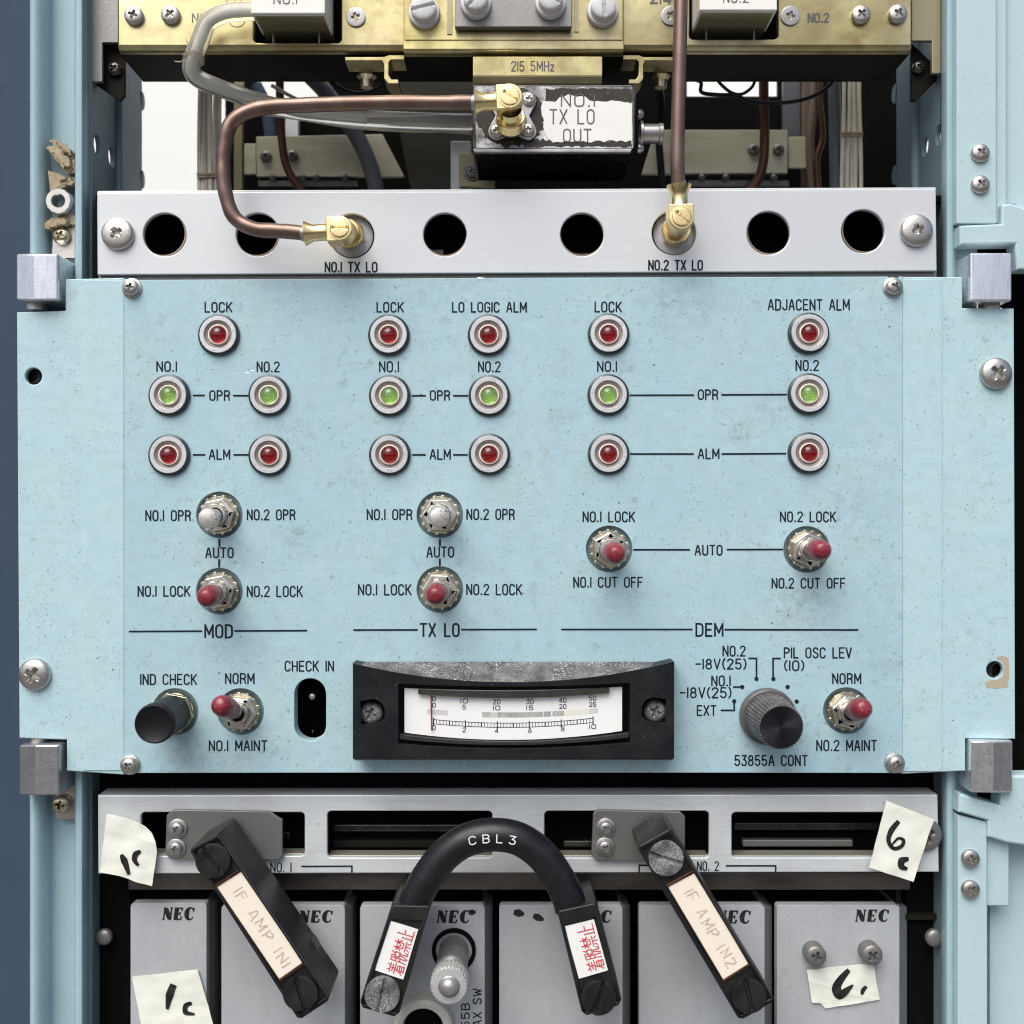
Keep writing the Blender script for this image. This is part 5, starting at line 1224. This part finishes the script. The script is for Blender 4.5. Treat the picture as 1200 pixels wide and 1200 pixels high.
def boot(q, lab, scr, a, du, label):
    zf, zb = -58, 22
    b = obj('boot', MB().prism([bil(q, u, v) for u, v in ((.05, 0), (.95, 0), (1, .02), (1, .95), (.9, 1), (.1, 1), (0, .95), (0, .02))], zf, zb, [[bil(q, u, v) for u, v in ((.10, .135), (.90, .135), (.90, .965), (.10, .965))]]), 'strap_black', CB, bevel=1.8, seg=3, label=label)
    obj('boot_tray', MB().prism([bil(q, u, v) for u, v in ((.07, .1), (.93, .1), (.93, .98), (.07, .98))], zf + 3, zb - 2), 'strap_black', b)
    lb = obj('warning_label', MB().prism(lab, zf + 1.6, zf + 3.2), 'label_white', b)
    A, B, C, D_ = lab; mb = MB(); n = 0
    for i, ch in enumerate(KANJI):
        for st in ch:
            n = (n + 1) % 6; Q = []
            for x, y in st:
                v = 1 - (.055 + (i + x / 10 * .94) * .90 / 4)      # reads upwards
                u = .93 - y / 10 * .56 - (0 if i < 3 else .0)
                Q.append(J(*bil((A, B, C, D_), u, v), zf + 1.3 - n * .06))
            mb.stroke(Q, 1.15)
    obj('warning_text', mb, 'red_ink', b, smooth=False)
    cc = J(*scr, zf + 3)
    sm = screw_mb(19.6, 7, 'slot', n=56, m=18, side=.85, deep=.5, flat=.9); ca, sa = math.cos(a), math.sin(a)
    sm.xf(lambda p: (cc[0] + ca * p[0] - sa * p[1], cc[1] + sa * p[0] + ca * p[1], cc[2] + p[2]))
    obj('slotted_screw', sm, 'dusty' if du else 'strap_black', b)
    # collar where the cable enters
    return b
boot([(459.5, 1061), (504.5, 1062), (466.5, 1193), (420, 1180)], [(456, 1079), (490, 1089.5), (472.5, 1148), (439.5, 1137)], (448.5, 1163.5), 1.8, 1, 'left black boot with a dusty slotted screw')
boot([(653, 1068), (699, 1058), (730, 1177), (683, 1192)], [(661.5, 1086), (696, 1077.5), (712.5, 1137), (678.5, 1147)], (701, 1167), 1.95, 0, 'right black boot with a clean slotted screw')

# ================================================================ tape stickers with marker writing
from mathutils import noise as mnoise
def crinkle(x, z):
    f = mnoise.noise(Vector((x * .035, z * .035, 3.1))) + .5 * mnoise.noise(Vector((x * .08, z * .08, 7.7)))
    crease = max(0, 1 - abs((x * .3 + z) % 61 - 30) / 3.5)
    return -(1.5 + 2.0 * f + .7 * crease)
def o_at(o): return ORG[o.name]
def tape(pts, zf, label, strokes, th=1.0, bend=None):
    cxm = (sum(p[0] for p in pts) / len(pts), sum(p[1] for p in pts) / len(pts))
    o = obj('tape_sticker', MB().prism(pts, zf - th, zf), 'paper', at=J(*cxm, zf), smooth=False)
    bm = bmesh.new(); bm.from_mesh(o.data)
    for _ in range(2):
        bmesh.ops.subdivide_edges(bm, edges=[e for e in bm.edges if e.calc_length() > 5 * S], cuts=2, use_grid_fill=True)
        bmesh.ops.triangulate(bm, faces=bm.faces)
    wx = W(o_at(o))
    for v in bm.verts:
        q = v.co + wx; v.co.y += crinkle(q.x / S, q.z / S) * S
    bm.to_mesh(o.data); bm.free(); o.data.polygons.foreach_set('use_smooth', [True] * len(o.data.polygons)); o.data.set_sharp_from_angle(angle=R(50))
    tag(o, label, 'sticker', 'cream tape stickers')
    for s_, wds in strokes:
        k = ink_blob(o, s_, wds, zf - th - .75, name='marker_writing'); kx = W(ORG[k.name])
        for v in k.data.vertices:
            q = v.co + kx; v.co.y += crinkle(q.x / S, q.z / S) * S
    return o
c1 = [(125.5, 953), (135, 955), (148, 958), (160, 962), (170, 968), (178, 976), (183, 986), (184.5, 997), (182, 1014), (178.5, 1038), (160, 1033), (140, 1026), (117.5, 1021.5), (120, 1000)]
tape(c1, ZB - 8, 'round-edged cream tape marked 1c at the left end of the slotted bar', [([(142.5, 1001), (146, 1008), (149, 1016), (151.5, 1024.5)], [4, 8.5, 6, 3.5]), ([(165.5, 997), (160, 1000), (158.5, 1007), (163, 1013.5)], [3.5, 7, 6, 3])])
tape([(1038.5, 938), (1094, 960), (1082, 996), (1070, 1033), (1018, 1016)], ZB - 12, 'slanting cream tape marked 6c at the right end of the slotted bar', [([(1053, 962), (1044, 973), (1041, 985), (1047, 994), (1056, 991), (1058, 984), (1052, 982), (1045, 990)], [5, 6.5, 5, 4.5, 4.5, 4, 3, 2]), ([(1064.5, 1006), (1056, 1008), (1056, 1015), (1063, 1018)], [4, 8, 7, 3.5])])
tape([(155, 1144.5), (232, 1135.5), (240, 1163), (252, 1206), (260, 1235), (174, 1240), (166, 1200)], ZM - 1, 'large cream tape marked 1c on the narrow left module', [([(204, 1153), (199, 1166), (196.5, 1182)], [8, 9.5, 3]), ([(225, 1175), (218, 1178), (218, 1186), (228.5, 1188)], [4, 6, 6, 2.5])])
tape([(945, 1136), (1023, 1128.5), (1026.5, 1150), (1031, 1171), (967, 1181.5), (961, 1175), (951, 1174), (948, 1155)], ZM - 1, 'cream tape marked 6 under two screws on the right module', [([(994.5, 1136), (986, 1146), (980, 1157), (984, 1165), (994, 1158), (999, 1153)], [5, 8, 11, 12, 6, 1.5]), ([(1015, 1155.5), (1011, 1160), (1009.5, 1165)], [4, 5.5, 3])])
